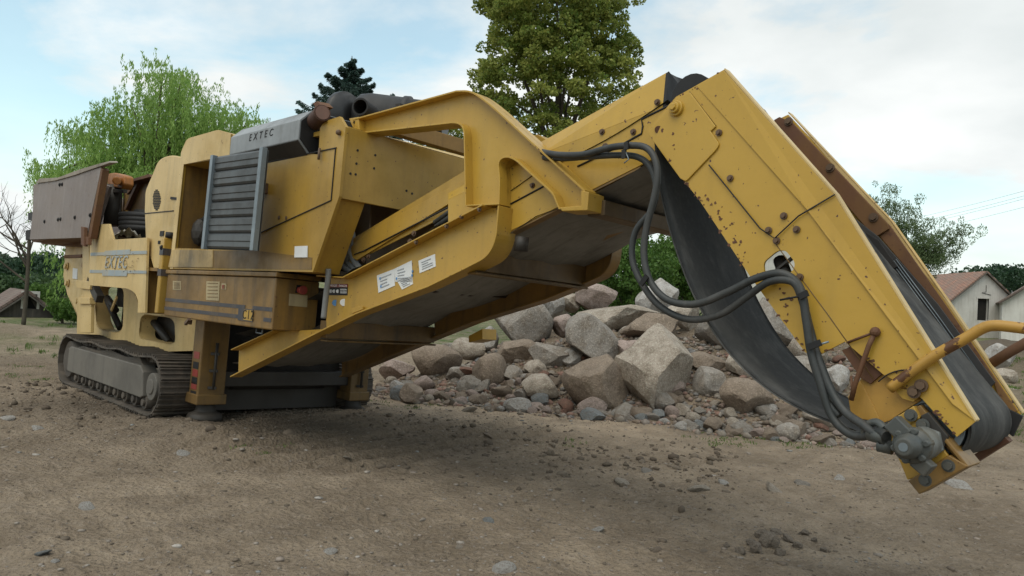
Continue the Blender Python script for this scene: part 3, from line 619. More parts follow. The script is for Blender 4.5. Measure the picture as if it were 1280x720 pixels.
P(B().slab(yp([(214.5, 312), (265.8, 312.6), (265.5, 334.5), (210, 334)], CY-.012), (0, .012, 0)), 'sill_panel', surf('sooty_yellow_paint', (.55, .38, .15), (.10, .075, .04), grime_amt=.5, rust_amt=.3), cab, .004)
P(B().slab(yp([(266.2, 313), (322, 313.5), (390, 322), (389.5, 337), (266, 335)], CY-.004), (0, .006, 0)), 'dark_brown_strip', surf('dark_brown_paint', (.085, .055, .022), (.24, .14, .035), grime_amt=.5, rust_amt=.2), cab)  # darker brown strip low on the cabinet side
sticker('sticker', yp([(368.3, 307.8), (384, 307.2), (383.6, 321.6), (367.8, 321.8)], CY-.012), (0, .008, 0), WHITE, cab)
# door seam lines on the cabinet side
b = B()
for p, q in (((334, 203), (421, 184.8)), ((420, 186), (414.5, 250)), ((414.5, 250.5), (324, 292))): b.bar(mY(*p, CY)+NY*.002, mY(*q, CY)+NY*.002, .008, .014, (0, 1, 0))
P(b, 'hatch_seam', BLKPAINT, cab)
b = B()
for p in ((349, 272), (358, 272.5)): b.cyl(mY(*p, CY)+NY*.006, mY(*p, CY), .018, 10)
for p in ((333, 236), ): b.span(mY(p[0]-1, p[1]-6, CY)+NY*.03, mY(p[0]+1.5, p[1]+6, CY))
b.tube([mY(402, 186, CY)+NY*.02, mY(402, 200, CY)+NY*.03], .012, 8); b.ball(mY(425, 166, CY)+NY*.015, .025, 2)
P(b, 'cabinet_fastener', BOLT, cab)
b = B()
for p in ((447, 188), (469, 194), (445.5, 204.5), (467.5, 210.5), (438, 217), (444.5, 218), (508, 238.5), (515, 242), (479, 160)):
    c = mX(*p, FX); b.cyl(c+PX*.004, c-PX*.002, .011, 8)
P(b, 'panel_hole', BLKPAINT, cab)
# grey louvred door hung over the hole
DY = CY-.26
dq = [(268.3, 196.5), (334, 186.5), (321.5, 313.2), (256.5, 311.2)]
D = [mY(*p, DY) for p in dq]; b = B(); n = 6
def dl(u, v): return (D[0]*(1-u)+D[1]*u)*(1-v)+(D[3]*(1-u)+D[2]*u)*v
prof = []
for k in range(n):
    v0 = k/n; prof += [(v0, -.002), (v0+.02, -.016), (v0+.075, -.020), (v0+.085, -.012), (v0+.135, -.016), (v0+.155, -.003), (v0+.162, .008)]
prof.append((1, -.002)); rows = []
for v, dy in prof: rows.append((b.bm.verts.new(dl(.04, min(v, 1))+Vector((0, dy, 0))), b.bm.verts.new(dl(.96, min(v, 1))+Vector((0, dy, 0)))))
for i in range(len(rows)-1): b.bm.faces.new([rows[i][0], rows[i][1], rows[i+1][1], rows[i+1][0]])
b.slab([dl(.02, .0)+Vector((0, .02, 0)), dl(.98, 0)+Vector((0, .02, 0)), dl(.98, 1)+Vector((0, .02, 0)), dl(.02, 1)+Vector((0, .02, 0))], (0, .01, 0))
door = P(b, 'louvre_door', GREYDOOR, None, 0, 'grey louvred engine door hung beside its opening')
for u0, u1 in ((0, .055), (.945, 1.0)):
    P(B().slab([dl(u0, -.012)+NY*.045, dl(u1, -.012)+NY*.045, dl(u1, 1.005)+NY*.045, dl(u0, 1.005)+NY*.045], (0, .05, 0)), 'door_rail', GALV, door, .003)
# silver silencer casing with lettering, and the exhaust
SY = 3.27
e0 = [mY(289, 171.5, SY), mY(287, 186.5, SY)]; e1 = [mY(372.5, 150, SY), mY(375, 173.6, SY)]
x0 = (e0[0].x+e0[1].x)/2; x1 = (e1[0].x+e1[1].x)/2; za = e1[1].z; zb2 = e1[0].z; ch = .11
pr = [(SY, za), (SY, zb2), (SY+ch, zb2+ch), (SY+.62, zb2+ch), (SY+.74, zb2), (SY+.74, za), (SY+.62, za-.13), (SY+.13, za-.13)]
sil = P(B().slab([Vector((x0, y, z)) for y, z in pr], (x1-x0, 0, 0)), 'silencer_casing', SILVER, None, .006)
P(B().slab([Vector((x0+.01, SY+.0, za-.004)), Vector((x1-.01, SY+.0, za-.004)), Vector((x1-.01, SY+.13, za-.134)), Vector((x0+.01, SY+.13, za-.134))], (0, .0, -.006)), 'casing_underside', DKSTEEL, sil)  # near-black sheet paints the shade on the casing's lower chamfer
c0 = SY+.36; zc0 = (za+zb2)/2
P(B().slab([Vector((x1+.004, y+(.012 if y < c0 else -.012), z+(.01 if z < zc0 else -.01))) for y, z in pr], (.01, 0, 0)), 'casing_end', BLKPAINT, sil)
a = mY(313, 172.5, SY); c = mY(339.5, 166, SY); cc = (a+c)/2; cc.y = SY-.002
letters('casing_lettering', 'E X T E C', .098, cc, PX, UZ, BLKPAINT, sil, .15, 1.05)
letters('casing_lettering', 'C·12', .05, cc+Vector((.12, 0, .13)), PX, UZ, GREYINK, sil)
ey_ = SY+.36
b = B(); path = cat([Vector((x1-.1, ey_, zc0-.02)), mY(383, 165, ey_-.1), mY(391, 155, ey_-.2), mY(403, 141, ey_-.3)], 5); b.tube(path, .074, 18); exh = P(b, 'exhaust_pipe', surf('burnt_rust', (.075, .032, .02), (.05, .025, .017), grime_amt=.4, rust_amt=.3, rough=.8), None, .004)
t = (path[-1]-path[-2]).normalized(); P(B().cyl(path[-1]+t*.002, path[-1]+t*.008, .062, 18), 'pipe_mouth', surf('rust_film', (.16, .08, .055), (.11, .055, .04)), exh)
b = B(); b.slab(yp([(390.5, 129), (396.5, 126.5), (402, 132), (396, 135.5)], ey_-.3), (0, .12, .01)); b.bar(mY(395, 135, ey_-.25), path[-1]-t*.05+UZ*.07, .03, .02); P(b, 'rain_flap', RUST2, exh, .003)
# air cleaner on the roof
AY = 4.15
c = mY(430, 137, AY)
b = B()
pc = [mY(420, 152, AY-.1), ]
def disc(b, c, ax, prof, n=28):
    ax = Vector(ax).normalized(); u = ax.orthogonal().normalized(); w = ax.cross(u); rings = []
    for t, r in prof: rings.append([b.bm.verts.new(Vector(c)+ax*t+(u*math.cos(2*math.pi*k/n)+w*math.sin(2*math.pi*k/n))*r) for k in range(n)])
    for i in range(len(rings)-1):
        for k in range(n): b.bm.faces.new([rings[i][k], rings[i][(k+1) % n], rings[i+1][(k+1) % n], rings[i+1][k]]).smooth = True
    b.bm.faces.new(rings[0]); b.bm.faces.new(rings[-1][::-1]); return b
c1 = mY(429, 147, AY); disc(b, c1, (.95, .3, 0), [(-.12, .14), (-.09, .21), (-.02, .265), (.05, .265), (.06, .235), (.13, .22), (.135, .1)]); acl = P(b, 'air_cleaner', BLACK)
b = B(); c2 = mY(452, 142, AY+.1); d2 = (mY(500, 146, AY+.35)-c2).normalized(); disc(b, c2, d2, [(-.08, .05), (-.06, .14), (0, .20), (.10, .215), (.45, .2), (.46, .215), (.52, .215), (.53, .19), (.9, .18)]); P(b, 'filter_canister', BLACK, acl)
b = B(); c3 = mY(463, 142, AY-.1); b.ring(c3+Vector((.12, -.2, 0)), c3, .085, .068, 22); b.cyl(c3+Vector((.02, -.02, 0)), c3+Vector((-.02, .05, 0)), .068, 18); P(b, 'filter_port', BLKPAINT, acl)
b = B(); b.slab(yp([(494, 130), (500, 129), (500, 133), (494, 134)], AY+.2), (0, .05, 0)); P(b, 'filter_clip', DKSTEEL, acl)

# ---- front jack legs and the cross beam
def jack(y0, y1, lit):
    xf = -8.68; b = B()
    b.span((xf-.26, y0, .26), (xf, y1, 1.3)); b.span((xf-.3, y0-.02, .22), (xf+.03, y1+.02, .34))
    t = P(b, 'jack_leg', GRIMY if lit else DARKY, None, .012)  # unlit far leg gets a darker paint that stands for its shade
    if lit:
        for i, (za_, m) in enumerate(((.80, REDLBL), (.68, BLKPAINT), (.59, REDLBL), (.50, BLKPAINT), (.44, REDLBL), (.34, BLKPAINT))):
            sticker('warning_sticker', [Vector((xf-.2, y0-.004, za_-.05)), Vector((xf-.05, y0-.004, za_-.05)), Vector((xf-.05, y0-.004, za_+.03)), Vector((xf-.2, y0-.004, za_+.03))], (0, .008, 0), m, t)
    b = B(); ym = (y0+y1)/2; b.tube([Vector((xf+.04, ym, .4)), Vector((xf+.04, ym, .95))], .018, 8)
    for z in (.42, .62, .82): b.bar((xf, ym-.05, z), (xf+.05, ym+.03, z), .04, .03)
    P(b, 'jack_rod', DKSTEEL, t)
    b = B(); disc(b, (xf-.12, ym, .02), (0, 0, 1), [(-.04, .18), (.03, .21), (.08, .19), (.11, .12), (.22, .10)], 9); P(b, 'jack_foot', DKSTEEL, t, .01)
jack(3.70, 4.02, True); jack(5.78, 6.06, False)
b = B(); b.span((-8.95, 4.02, .42), (-8.75, 5.78, .60)); P(b, 'cross_beam', DKSTEEL, None, .01)  # shade under the conveyor is put into the beam's near-black colour
b = B(); b.cyl((-8.95, 4.2, .48), (-8.95, 5.5, .48), .12, 24); P(b, 'tail_drum', DKSTEEL)  # drum coloured dark in place of the shade around it
b = B(); b.span((-9.2, 4.02, .1), (-9.0, 5.78, 1.3)); P(b, 'belly_shade_plate', DKSTEEL)  # dark backing sheet that stands for the deep shade under the machine
# ================================================================== LOADING CONVEYOR: lower frame with its gooseneck, boom, folded head
RUSTYEL = surf('chipped_yellow_paint', (.44, .25, .05), (.36, .19, .035), grime_amt=.3, rust_amt=.95, rough=.5, rust_lo=.60)
YN, YF, HN, HF = 3.62, 5.0, 3.62, 4.47
def frame_side(Y, s, near):
    """channel frame: web plate with bars bent along its edges; s = +1 when the channel opens to -Y"""
    top = rpx([(400, 346), (433, 348), (608, 258)])
    low = [(292, 470), (403, 414), (450, 391), (540, 357), (585, 335)]
    crv = rpx([(585, 335), (622, 316, 40), (627, 258)], 10)[0:]
    bl = [(286, 478), (290, 440), (346, 408), (400, 380)]
    web = [(292, 470)]+low[1:-1]+[(585, 335)]+[q for q in crv if q not in ((585, 335),)]+[(608, 258), (433, 348), (400, 346), (402, 411), (346, 414), (293, 438)]
    w = .13
    wy = Y+.05 if near else Y-.05
    off = Vector((0, Y-YN, 0))
    def q(pts): return [mY(p[0], p[1], YN)+off for p in pts]
    wb = [p+Vector((0, wy-Y, 0)) for p in q(web)]
    nm = 'conveyor_side_frame'
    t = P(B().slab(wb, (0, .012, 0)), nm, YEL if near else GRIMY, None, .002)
    y0 = Vector((0, -.04, 0)) if near else Vector((0, -w+.04, 0))
    b = B()
    b.strip([p+y0 for p in q([(293, 438), (346, 414)])], (0, w, 0), .012)
    b.strip([p+y0 for p in q(top)], (0, w, 0), .012)
    b.strip([p+y0 for p in q(low)], (0, w, 0), .014, flip=-1)
    b.strip([p+y0 for p in q(crv)], (0, w+.06 if near else w, 0), .014, flip=-1)
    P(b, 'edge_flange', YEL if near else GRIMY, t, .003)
    return t, q
fr, qn = frame_side(YN, 1, True)
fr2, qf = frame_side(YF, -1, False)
# stickers on the frame
SK = YN+.05-.004
for pts, m in (([(471, 344.5), (493, 336), (493.5, 357), (473, 366)], WHITE), ([(493, 336), (514.5, 325.5), (515.5, 353), (494, 352)], WHITE), ([(496, 350.5), (515, 345), (516, 355), (502.5, 362)], WHITE), ([(523, 326), (543.5, 317.5), (544.5, 333), (524.5, 341.5)], WHITE)):
    s = sticker('sticker', yp(pts, SK), (0, .006, 0), m, fr); b = B()
    (ax_, ay_), (bx_, by_), (cx_, cy_), (dx_, dy_) = pts
    for k in range(4):
        v = .2+.18*k; u0 = .15; u1 = random.uniform(.5, .85)
        def g(u, v): return ((ax_*(1-u)+bx_*u)*(1-v)+(dx_*(1-u)+cx_*u)*v, (ay_*(1-u)+by_*u)*(1-v)+(dy_*(1-u)+cy_*u)*v)
        b.slab(yp([g(u0, v), g(u1, v), g(u1, v+.05), g(u0, v+.05)], SK-.004), (0, .006, 0))
    P(b, 'print_lines', GREYINK, s)
b = B()
for x, y in ((474, 347), (475, 357), (494.5, 347), (514, 343), (514.5, 338)): b.slab(yp([(x, y), (x+1.4, y-.5), (x+1.5, y+2.2), (x+.1, y+2.7)], SK-.005), (0, .006, 0))
P(b, 'blue_mark', BLUINK, fr)
sticker('danger_plate', yp([(411, 355), (434.5, 355), (434, 369), (410, 369)], SK), (0, .006, 0), BLKPAINT, fr)
sticker('danger_heading', yp([(411.5, 355.4), (434, 355.4), (434, 359), (411.3, 359)], SK-.005), (0, .006, 0), REDLBL, fr)
c = (mY(412, 357.3, SK-.006)+mY(433.5, 357.3, SK-.006))/2; letters('danger_lettering', 'DANGER  DANGER', .03, c, PX, UZ, WHITE, fr)
b = B()
for x in (413.5, 417.5, 422): b.cyl(mY(x, 364, SK-.007), mY(x, 364, SK), .016, 10)
for k in range(3): b.slab(yp([(425, 361.2+k*2.2), (433, 361.2+k*2.2), (433, 362+k*2.2), (425, 362+k*2.2)], SK-.005), (0, .006, 0))
P(b, 'danger_symbols', WHITE, fr)
P(B().cyl(mY(419, 378.5, SK-.004), mY(419, 378.5, SK), .028, 18), 'round_sticker', BLUINK, fr); P(B().cyl(mY(429.5, 378, SK-.004), mY(429.5, 378, SK), .032, 18), 'round_sticker', WHITE, fr)
b = B(); b.slab(yp([(438, 386), (446, 383), (453, 383), (453, 387), (440, 392)], YN+.02), (0, .04, 0)); P(b, 'frame_lug', YEL, fr, .004)
bolts('frame_bolt', BOLT, fr, ((521, 303), (578, 271), (600, 262), (559, 283)), YN-.02, .012, .02)

# gooseneck lifting frame standing on the lower frame
out = rpx([(443, 149), (572, 113.5), (590, 113, 10), (612, 128, 26), (733, 238), (731, 262), (700, 262), (692, 243, 5), (640, 196, 14), (624, 200, 22), (627, 222, 8), (626, 256), (583, 258), (581, 160, 12), (572, 154, 8), (446, 168)], 9)
GY = YN
go = yp(out, GY)
gn = P(B().slab([p+Vector((0, .06, 0)) for p in go], (0, .014, 0)), 'gooseneck_frame', YEL_HEAD, None, .002)
b = B(); b.strip([p+Vector((0, -.015, 0)) for p in go], (0, .15, 0), .013, True, -1); P(b, 'edge_flange', YEL_HEAD, gn, .003)
b = B(); b.slab(yp([(436, 148), (448, 146), (449, 164), (441, 160)], GY-.01), (0, .16, 0)); P(b, 'mounting_lug', YEL_HEAD, gn, .005); P(B().cyl(mY(443, 153, GY-.014), mY(443, 153, GY), .012, 10), 'lug_hole', BLKPAINT, gn); b = B(); b.slab(yp([(726, 238), (736, 240), (734, 263), (702, 264), (700, 259), (726, 257)], GY-.02), (0, .16, 0)); P(b, 'mounting_lug', YEL_HEAD, gn, .005)
b = B(); b.slab(yp([(655, 171), (672, 168), (690, 178), (676, 186)], YN+.5), (0, .2, 0)); P(b, 'guide_lug', YEL, None, .004)
# strut from the cabinet roof across behind the gooseneck
b = B(); p0 = mX(500, 158, FX+.05); b.bar(mX(488, 158, FX+.06), mX(590, 188, FX+.3), .10, .13); P(b, 'lifting_beam', GRIMY, None, .006)
b = B(); b.bar(mX(473, 160, FX+.03), mX(492, 163, FX+.03), .08, .03); P(b, 'beam_shackle', DKSTEEL)

# lower conveyor: inner guard (seen through the gooseneck), cross beams, idlers, return belt
GA = YN+.16
b = B(); b.slab(yp([(437, 330), (583, 257), (640, 235), (640, 205), (583, 212), (418, 312)], GA+.02), (0, .012, 0)); gd = P(b, 'belt_guard', YEL, None, .003)
b = B(); b.slab([*yp([(585, 222), (452, 294), (430, 318), (446, 325), (585, 240)], GA)], (0, .014, 0)); P(b, 'guard_skirt', YEL, gd, .003)
b = B(); b.tube(yp([(456, 313), (584, 247)], GA-.006), .007, 6); b.tube(yp([(443, 318), (457, 313)], GA-.006), .006, 6); P(b, 'guard_seam', BLKPAINT, gd)
bolts('guard_bolt', BOLT, gd, ((455, 325), (461, 321), (518, 292), (513, 302)), GA, .016, .02)
b = B(); b.tube(yp([(545, 284), (583, 257)], GA-.03), .022, 8); b.tube(yp([(543, 278), (583, 250)], GA-.03), .018, 8); P(b, 'guard_hose', HOSE, gd)
LS = (mY(585, 335, YN).z-mY(292, 470, YN).z)/(mY(585, 335, YN).x-mY(292, 470, YN).x)
la = mY(292, 470, YN)
def lowz(x): return la.z+(x-la.x)*LS          # bottom edge of the lower frame
for x, h in ((-6.05, .16), (-4.1, .17)):
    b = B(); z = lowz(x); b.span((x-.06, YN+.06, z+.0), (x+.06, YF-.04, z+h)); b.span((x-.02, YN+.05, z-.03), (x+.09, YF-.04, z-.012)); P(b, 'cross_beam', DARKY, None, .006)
for x in (-5.0, -3.95): 
    b = B(); z = lowz(x)+.20; b.cyl((x, YN+.1, z), (x, YF-.06, z), .05, 14)
    for k in range(8): b.cyl((x, YN+.15+k*.1, z), (x, YN+.19+k*.1, z), .066, 14)
    P(b, 'return_idler', DKSTEEL)
V = []; F = []; nX = 60; nY = 10
xa, xb = -7.9, -2.5
for i in range(nX):
    x = xa+(xb-xa)*i/(nX-1)
    for j in range(nY):
        u = j/(nY-1); V.append(((x, YN+.09+u*(YF-YN-.17), lowz(x)+.17-.05*abs(math.sin((x+7.9)*math.pi/1.1))+.03*(2*u-1)**2+.012*math.sin(u*19+x*2))))
F = [(i*nY+j, i*nY+j+1, (i+1)*nY+j+1, (i+1)*nY+j) for i in range(nX-1) for j in range(nY-1)]
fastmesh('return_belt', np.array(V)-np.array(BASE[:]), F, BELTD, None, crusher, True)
V2 = [(v[0], v[1], v[2]+.32) for v in V]; fastmesh('carrying_belt', np.array(V2)-np.array(BASE[:]), F, BELT, None, crusher, True)
b = B(); b.slab(yp([(586, 420), (603, 411), (603, 424), (586, 428)], YF+.25), (0, .2, 0)); P(b, 'far_bracket', YEL)

# boom between gooseneck and folded head
BY = YN+.10
lowp = rpx([(560, 326), (800, 207), (826, 205), (846, 232), (866, 180), (838, 132), (805, 152), (808, 168), (720, 190), (560, 275)])
bm_ = P(B().slab(yp([(560, 328), (800, 207), (822, 196), (846, 130), (832, 132), (675, 193), (560, 250)], BY), (0, .014, 0)), 'boom_side', YEL_HEAD, None, .003)
b = B(); b.slab([*yp([(560, 250), (675, 193), (832, 132)], BY-.001), mY(836, 89, BY+.07), mY(675, 178, BY+.07), mY(560, 240, BY+.07)], (0, .014, 0)); P(b, 'boom_skirt', YEL_HEAD, bm_, .003)
b = B(); b.slab([mY(832, 132, BY-.003), mY(836, 89, BY+.06), mY(838, 92, BY+.10), mY(846, 96, BY+.30), mY(864, 102, BY+.5), mY(866, 128, BY+.4)], (-.02, 0, -.01)); P(b, 'boom_end_plate', BLKPAINT, bm_)
b = B()
for pth in ([(629, 260), (685, 230), (703, 221)], [(722, 208), (745, 197), (775, 182), (802, 167), (803.5, 158), (802, 149), (838, 131)]): b.tube(yp(pth, BY-.002), .0065, 6)
P(b, 'plate_seam', BLKPAINT, bm_)
bolts('boom_bolt', BOLT, bm_, ((632, 227), (666, 232), (753, 165), (792, 165), (822, 128), (732, 236), (757, 183)), BY, .0135, .02)
P(B().slab([p+Vector((0, .86, 0)) for p in yp([(560, 328), (800, 207), (822, 196), (846, 130), (836, 96), (675, 180), (560, 240)], BY)], (0, .014, 0)), 'boom_side', YEL, None, .003)
b = B(); b.strip(yp([(625, 296), (800, 208)], BY), (0, .07, 0), .012, flip=-1); b.strip([p+Vector((0, .80, 0)) for p in yp([(560, 328), (800, 208)], BY)], (0, .07, 0), .012, flip=-1); P(b, 'boom_flange', GRIMY, bm_)
for x in (-3.35, ): 
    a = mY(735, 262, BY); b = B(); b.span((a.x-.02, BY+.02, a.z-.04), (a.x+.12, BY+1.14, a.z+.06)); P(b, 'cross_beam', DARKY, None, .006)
b = B(); a = mY(806, 214, BY); b.cyl((a.x, BY+.03, a.z+.09), (a.x, BY+1.12, a.z+.09), .065, 16); P(b, 'return_idler', DKSTEEL)
b = B(); a = mY(650, 296, BY); b.cyl((a.x, BY+.02, a.z+.0), (a.x, BY+.02, a.z-.10), .05, 14); P(b, 'rubber_buffer', DKSTEEL)
b = B(); a = mY(868, 122, HN+.1); b.cyl((a.x, HN+.06, a.z), (a.x, HF-.06, a.z), .13, 22); P(b, 'fold_drum', BLKPAINT)

# folded head: near side plate with access hole
hp = rpx([(905, 87), (1043, 243), (1219, 527), (1196, 546), (1152, 498), (1123, 478), (1104, 468), (1056, 427), (1018, 447, 3), (1006, 440), (938, 346), (874, 250), (847, 216), (808, 163, 4), (845, 121), (861, 112)])
ah = rpx([(954, 328, 6), (972, 313, 6), (982, 313, 4), (994, 328, 6), (992, 338, 5), (975, 348, 7), (956, 344, 6)], 5)
ah2 = rpx([(1113, 484), (1139, 464), (1160, 480), (1152, 492), (1128, 492)])
def blot(b, px, py, r, Y, st=1.0):
    o = mY(px, py, Y); n = random.randint(6, 9); a0 = random.uniform(0, 6.28); q = []
    for i in range(n): t = a0+i*2*math.pi/n; rr = r*random.uniform(.45, 1.4); q.append(o+Vector((rr*math.cos(t)*st, 0, rr*math.sin(t))))
    b.slab(q, (0, .0018, 0))
def edge_chips(b, path, Y, n, r=.008):
    for k in range(n):
        i = random.randrange(len(path)-1); t = random.random(); p = path[i]; q = path[i+1]
        blot(b, p[0]+(q[0]-p[0])*t+random.gauss(0, 1.2), p[1]+(q[1]-p[1])*t+random.gauss(0, 1.2), random.uniform(.3, 1)*r, Y, random.uniform(.7, 1.8))
HB = B().slab(yp(hp, HN), (0, .014, 0), [yp(ah, HN), yp(rpx([(1116, 485), (1136, 487), (1148, 497), (1141, 502), (1128, 498)]), HN)]).marks(RUST2)
b = HB
for k in range(60):
    t = random.random(); px = 870+t*85+random.gauss(0, 5)+4; py = 245+t*110+random.gauss(0, 4)-4
    if k > 38: px, py = random.gauss(975, 9), random.gauss(388, 14)
    if k > 54: px, py = random.uniform(815, 860), random.uniform(140, 215)
    if py > (px-866)*1.33+238 and k <= 54: continue
    r = random.uniform(.003, .011); blot(b, px, py, r, HN-.0022 if k <= 54 else HN-.0135)
edge_chips(HB, [(1006, 438), (938, 347), (876, 252), (848, 218)], HN-.002, 34, .008); edge_chips(HB, [(1100, 462), (1058, 428), (1019, 446)], HN-.002, 18, .009); edge_chips(HB, [(1194, 543), (1154, 499), (1128, 480)], HN-.002, 12, .008); edge_chips(HB, [(811, 164), (846, 124), (862, 114), (903, 89)], HN-.002, 14, .007)
head = P(HB, 'conveyor_head_side', YEL_HEAD, None, .002)
# raised upper band along the belt edge, leaning inwards
b = B(); b.slab([*yp([(870, 107), (905, 88)], HN-.004), mY(1043, 243, HN-.003), mY(1219, 527, HN-.003), mY(1190, 505, HN-.012), mY(1008, 262, HN-.012)], (0, .012, 0)); P(b, 'head_skirt', YEL_HEAD, head, .003)
b = B(); b.slab([mY(905, 87, HN), mY(1043, 243, HN), mY(1219, 527, HN), mY(1219, 527, HN+.05)+Vector((0, 0, 0)), mY(1043, 243, HN+.05), mY(905, 87, HN+.05)][0:0] or [mY(905, 87, HN-.004), mY(1043, 243, HN-.004), mY(1043, 243, HN-.004)+Vector((0, .055, 0)), mY(905, 87, HN-.004)+Vector((0, .055, 0))], (.004, 0, .008)); b.slab([mY(1043, 243, HN-.004), mY(1219, 527, HN-.004), mY(1219, 527, HN-.004)+Vector((0, .055, 0)), mY(1043, 243, HN-.004)+Vector((0, .055, 0))], (.004, 0, .008)); P(b, 'head_lip', CREAM, head)  # top edge strip coloured pale for the sky light on it
b = B()
for pth in ([(1043.5, 243), (998, 270), (968, 298), (950, 285.5), (886, 206)], [(862, 115), (895, 158), (888, 165)], ):
    b.tube(yp(pth, HN-.0125 if pth[0][0] > 1040 else HN-.001), .0038, 6)
P(b, 'plate_seam', BLKPAINT, head)
b = B(); b.tube(yp([(966, 300), (1034, 392), (1092, 474)], HN+.0005), .0028, 6); P(b, 'plate_seam', DARKY, head)
ac = P(B().slab(yp(rpx([(846, 122), (862, 115), (894.5, 158), (888, 164), (899, 180, 3), (896, 186, 5), (857, 227, 3), (850, 223), (809, 166, 5)], 4), HN-.012), (0, .012, 0)), 'access_plate', YEL_HEAD, head, .003)
b = B(); c = mY(846, 136, HN-.012); b.cyl(c, c+NY*.02, .045, 22); b.cyl(c+NY*.02, c+NY*.04, .032, 22); b.cyl(c+NY*.04, c+NY*.055, .02, 6); P(b, 'pivot_cap', YEL_HEAD, ac, .003)
bolts('head_bolt', BOLT, head, ((899, 166), (913, 223), (980, 270), (961, 288), (996, 287), (971, 301), (1000, 346.5), (968, 349)), HN-.003, .0125, .02)
b = B(); b.cyl(mY(975, 325, HN+.12), mY(982, 345, HN+.06), .035, 12); b.bar(mY(966, 342, HN+.04), mY(991, 322, HN+.04), .03, .012); P(b, 'idler_bracket', DKSTEEL, head)
b = B(); c = mY(822, 140, HN-.014); b.cyl(mY(823, 162, HN-.014), mY(823, 162, HN-.002), .022, 12); P(b, 'rust_hole', RUST2, ac)
# lower end of the head: rusty slide plate, lower cheek, latch rod
b = B(); b.slab(yp([(1052, 438), (1074, 428), (1104, 466), (1088, 480), (1076, 473)], HN+.02), (0, .012, 0)); P(b, 'slide_plate', RUST2, head, .002)
b = B(); b.slab(yp([(1076, 473), (1106, 462), (1152, 500), (1112, 526), (1100, 530), (1070, 492)], HN+.035), (0, .012, 0)); b.slab(yp([(1060, 496), (1075, 475), (1102, 528), (1064, 522)], HN+.03), (0, .012, 0)); chk = P(b, 'lower_cheek', RUSTYEL, head, .003)
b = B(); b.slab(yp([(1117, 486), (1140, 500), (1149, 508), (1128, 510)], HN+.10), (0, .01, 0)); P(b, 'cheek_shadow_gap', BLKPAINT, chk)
b = B(); b.slab(yp(rpx([(1132, 490, 3), (1155, 476, 3), (1161, 483, 3), (1142, 500, 3)], 3), HN-.012), (0, .02, 0)); pl_ = P(b, 'handrail_plate', YEL, head, .004)
bolts('plate_nut', BOLT, pl_, ((1143, 490), (1152, 482)), HN-.012, .019, .025)
b = B(); c = mY(1094, 415, HN-.02); b.tube([c, mY(1086, 432, HN-.03), mY(1069, 480, HN-.03), mY(1064, 500, HN-.02)], .012, 8); b.tube([c, mY(1060, 428, HN-.012)], .006, 6); b.ball(c, .024, 2); b.tube([mY(1064, 470, HN-.012), mY(1066, 500, HN-.012)], .006, 6); P(b, 'latch_rod', RUST2, head)
b = B(); b.tube(cat(yp([(1098, 477), (1110, 468), (1125, 463), (1136, 463)], HN-.006)), .0035, 6); P(b, 'loose_wire', BLKPAINT, head)
# drive motor on its bracket
MY_ = HN-.03
b = B(); b.slab(yp([(1108, 538), (1140, 512), (1149, 522), (1186, 570), (1146, 597), (1134, 600)], MY_), (0, .02, 0)); b.slab(yp([(1104, 532), (1142, 507), (1150, 523), (1112, 545)], MY_-.01), (0, .06, 0)); br = P(b, 'motor_bracket', YEL, None, .005)
b = B(); b.slab(yp([(1135, 601), (1186, 569), (1210, 583), (1149, 618)], MY_-.02), (0, .14, 0)); b.slab(yp([(1183, 548), (1211, 583), (1207, 586), (1180, 552)], MY_-.01), (0, .2, 0)); b.slab(yp([(1140, 512), (1150, 506), (1211, 580), (1206, 585)], MY_+.02), (0, .06, 0)); P(b, 'bracket_tray', GRIMY, br, .004)
b = B(); b.slab(yp([(1150, 520), (1160, 515), (1185, 545), (1180, 560), (1172, 556)], MY_-.006), (0, .03, 0)); P(b, 'tension_plate', DKSTEEL, br, .004)
bolts('bracket_bolt', MOTOR, br, ((1139, 519), (1154, 531), (1186, 582), (1157, 600), (1157, 578), (1110, 536)), MY_-.012, .018, .024)
mc = mY(1158, 553, MY_-.0)
b = B(); b.cyl(mc, mc+NY*.03, .075, 6); disc(b, mc+NY*.03, NY, [(0, .07), (.12, .069), (.13, .058)], 28); mo = P(b, 'drive_motor', surf('motor_grey_paint', (.20, .215, .21), (.14, .15, .145), grime_amt=.6, rust_amt=.2), None, .004)
b = B(); disc(b, mc+NY*.155, NY, [(0, .055), (.015, .075), (.055, .075), (.065, .052), (.12, .05), (.13, .042), (.15, .036)], 24)
for k in range(6):
    t = k*math.pi/3+.3; b.cyl(mc+NY*.15+Vector((.062*math.cos(t), 0, .062*math.sin(t))), mc+NY*.23+Vector((.062*math.cos(t), 0, .062*math.sin(t))), .016, 8)
b.box(mc+NY*.19+Vector((-.05, 0, .06)), (.085, .07, .07), Matrix.Rotation(.7, 3, 'Y')); b.box(mc+NY*.17+Vector((.04, 0, -.075)), (.07, .07, .06), Matrix.Rotation(.6, 3, 'Y')); P(b, 'motor_body', MOTOR, mo, .006)
b = B(); c = mc+NY*.304; b.cyl(c, c+NY*.004, .018, 16); P(b, 'shaft_cap', GALV, mo)
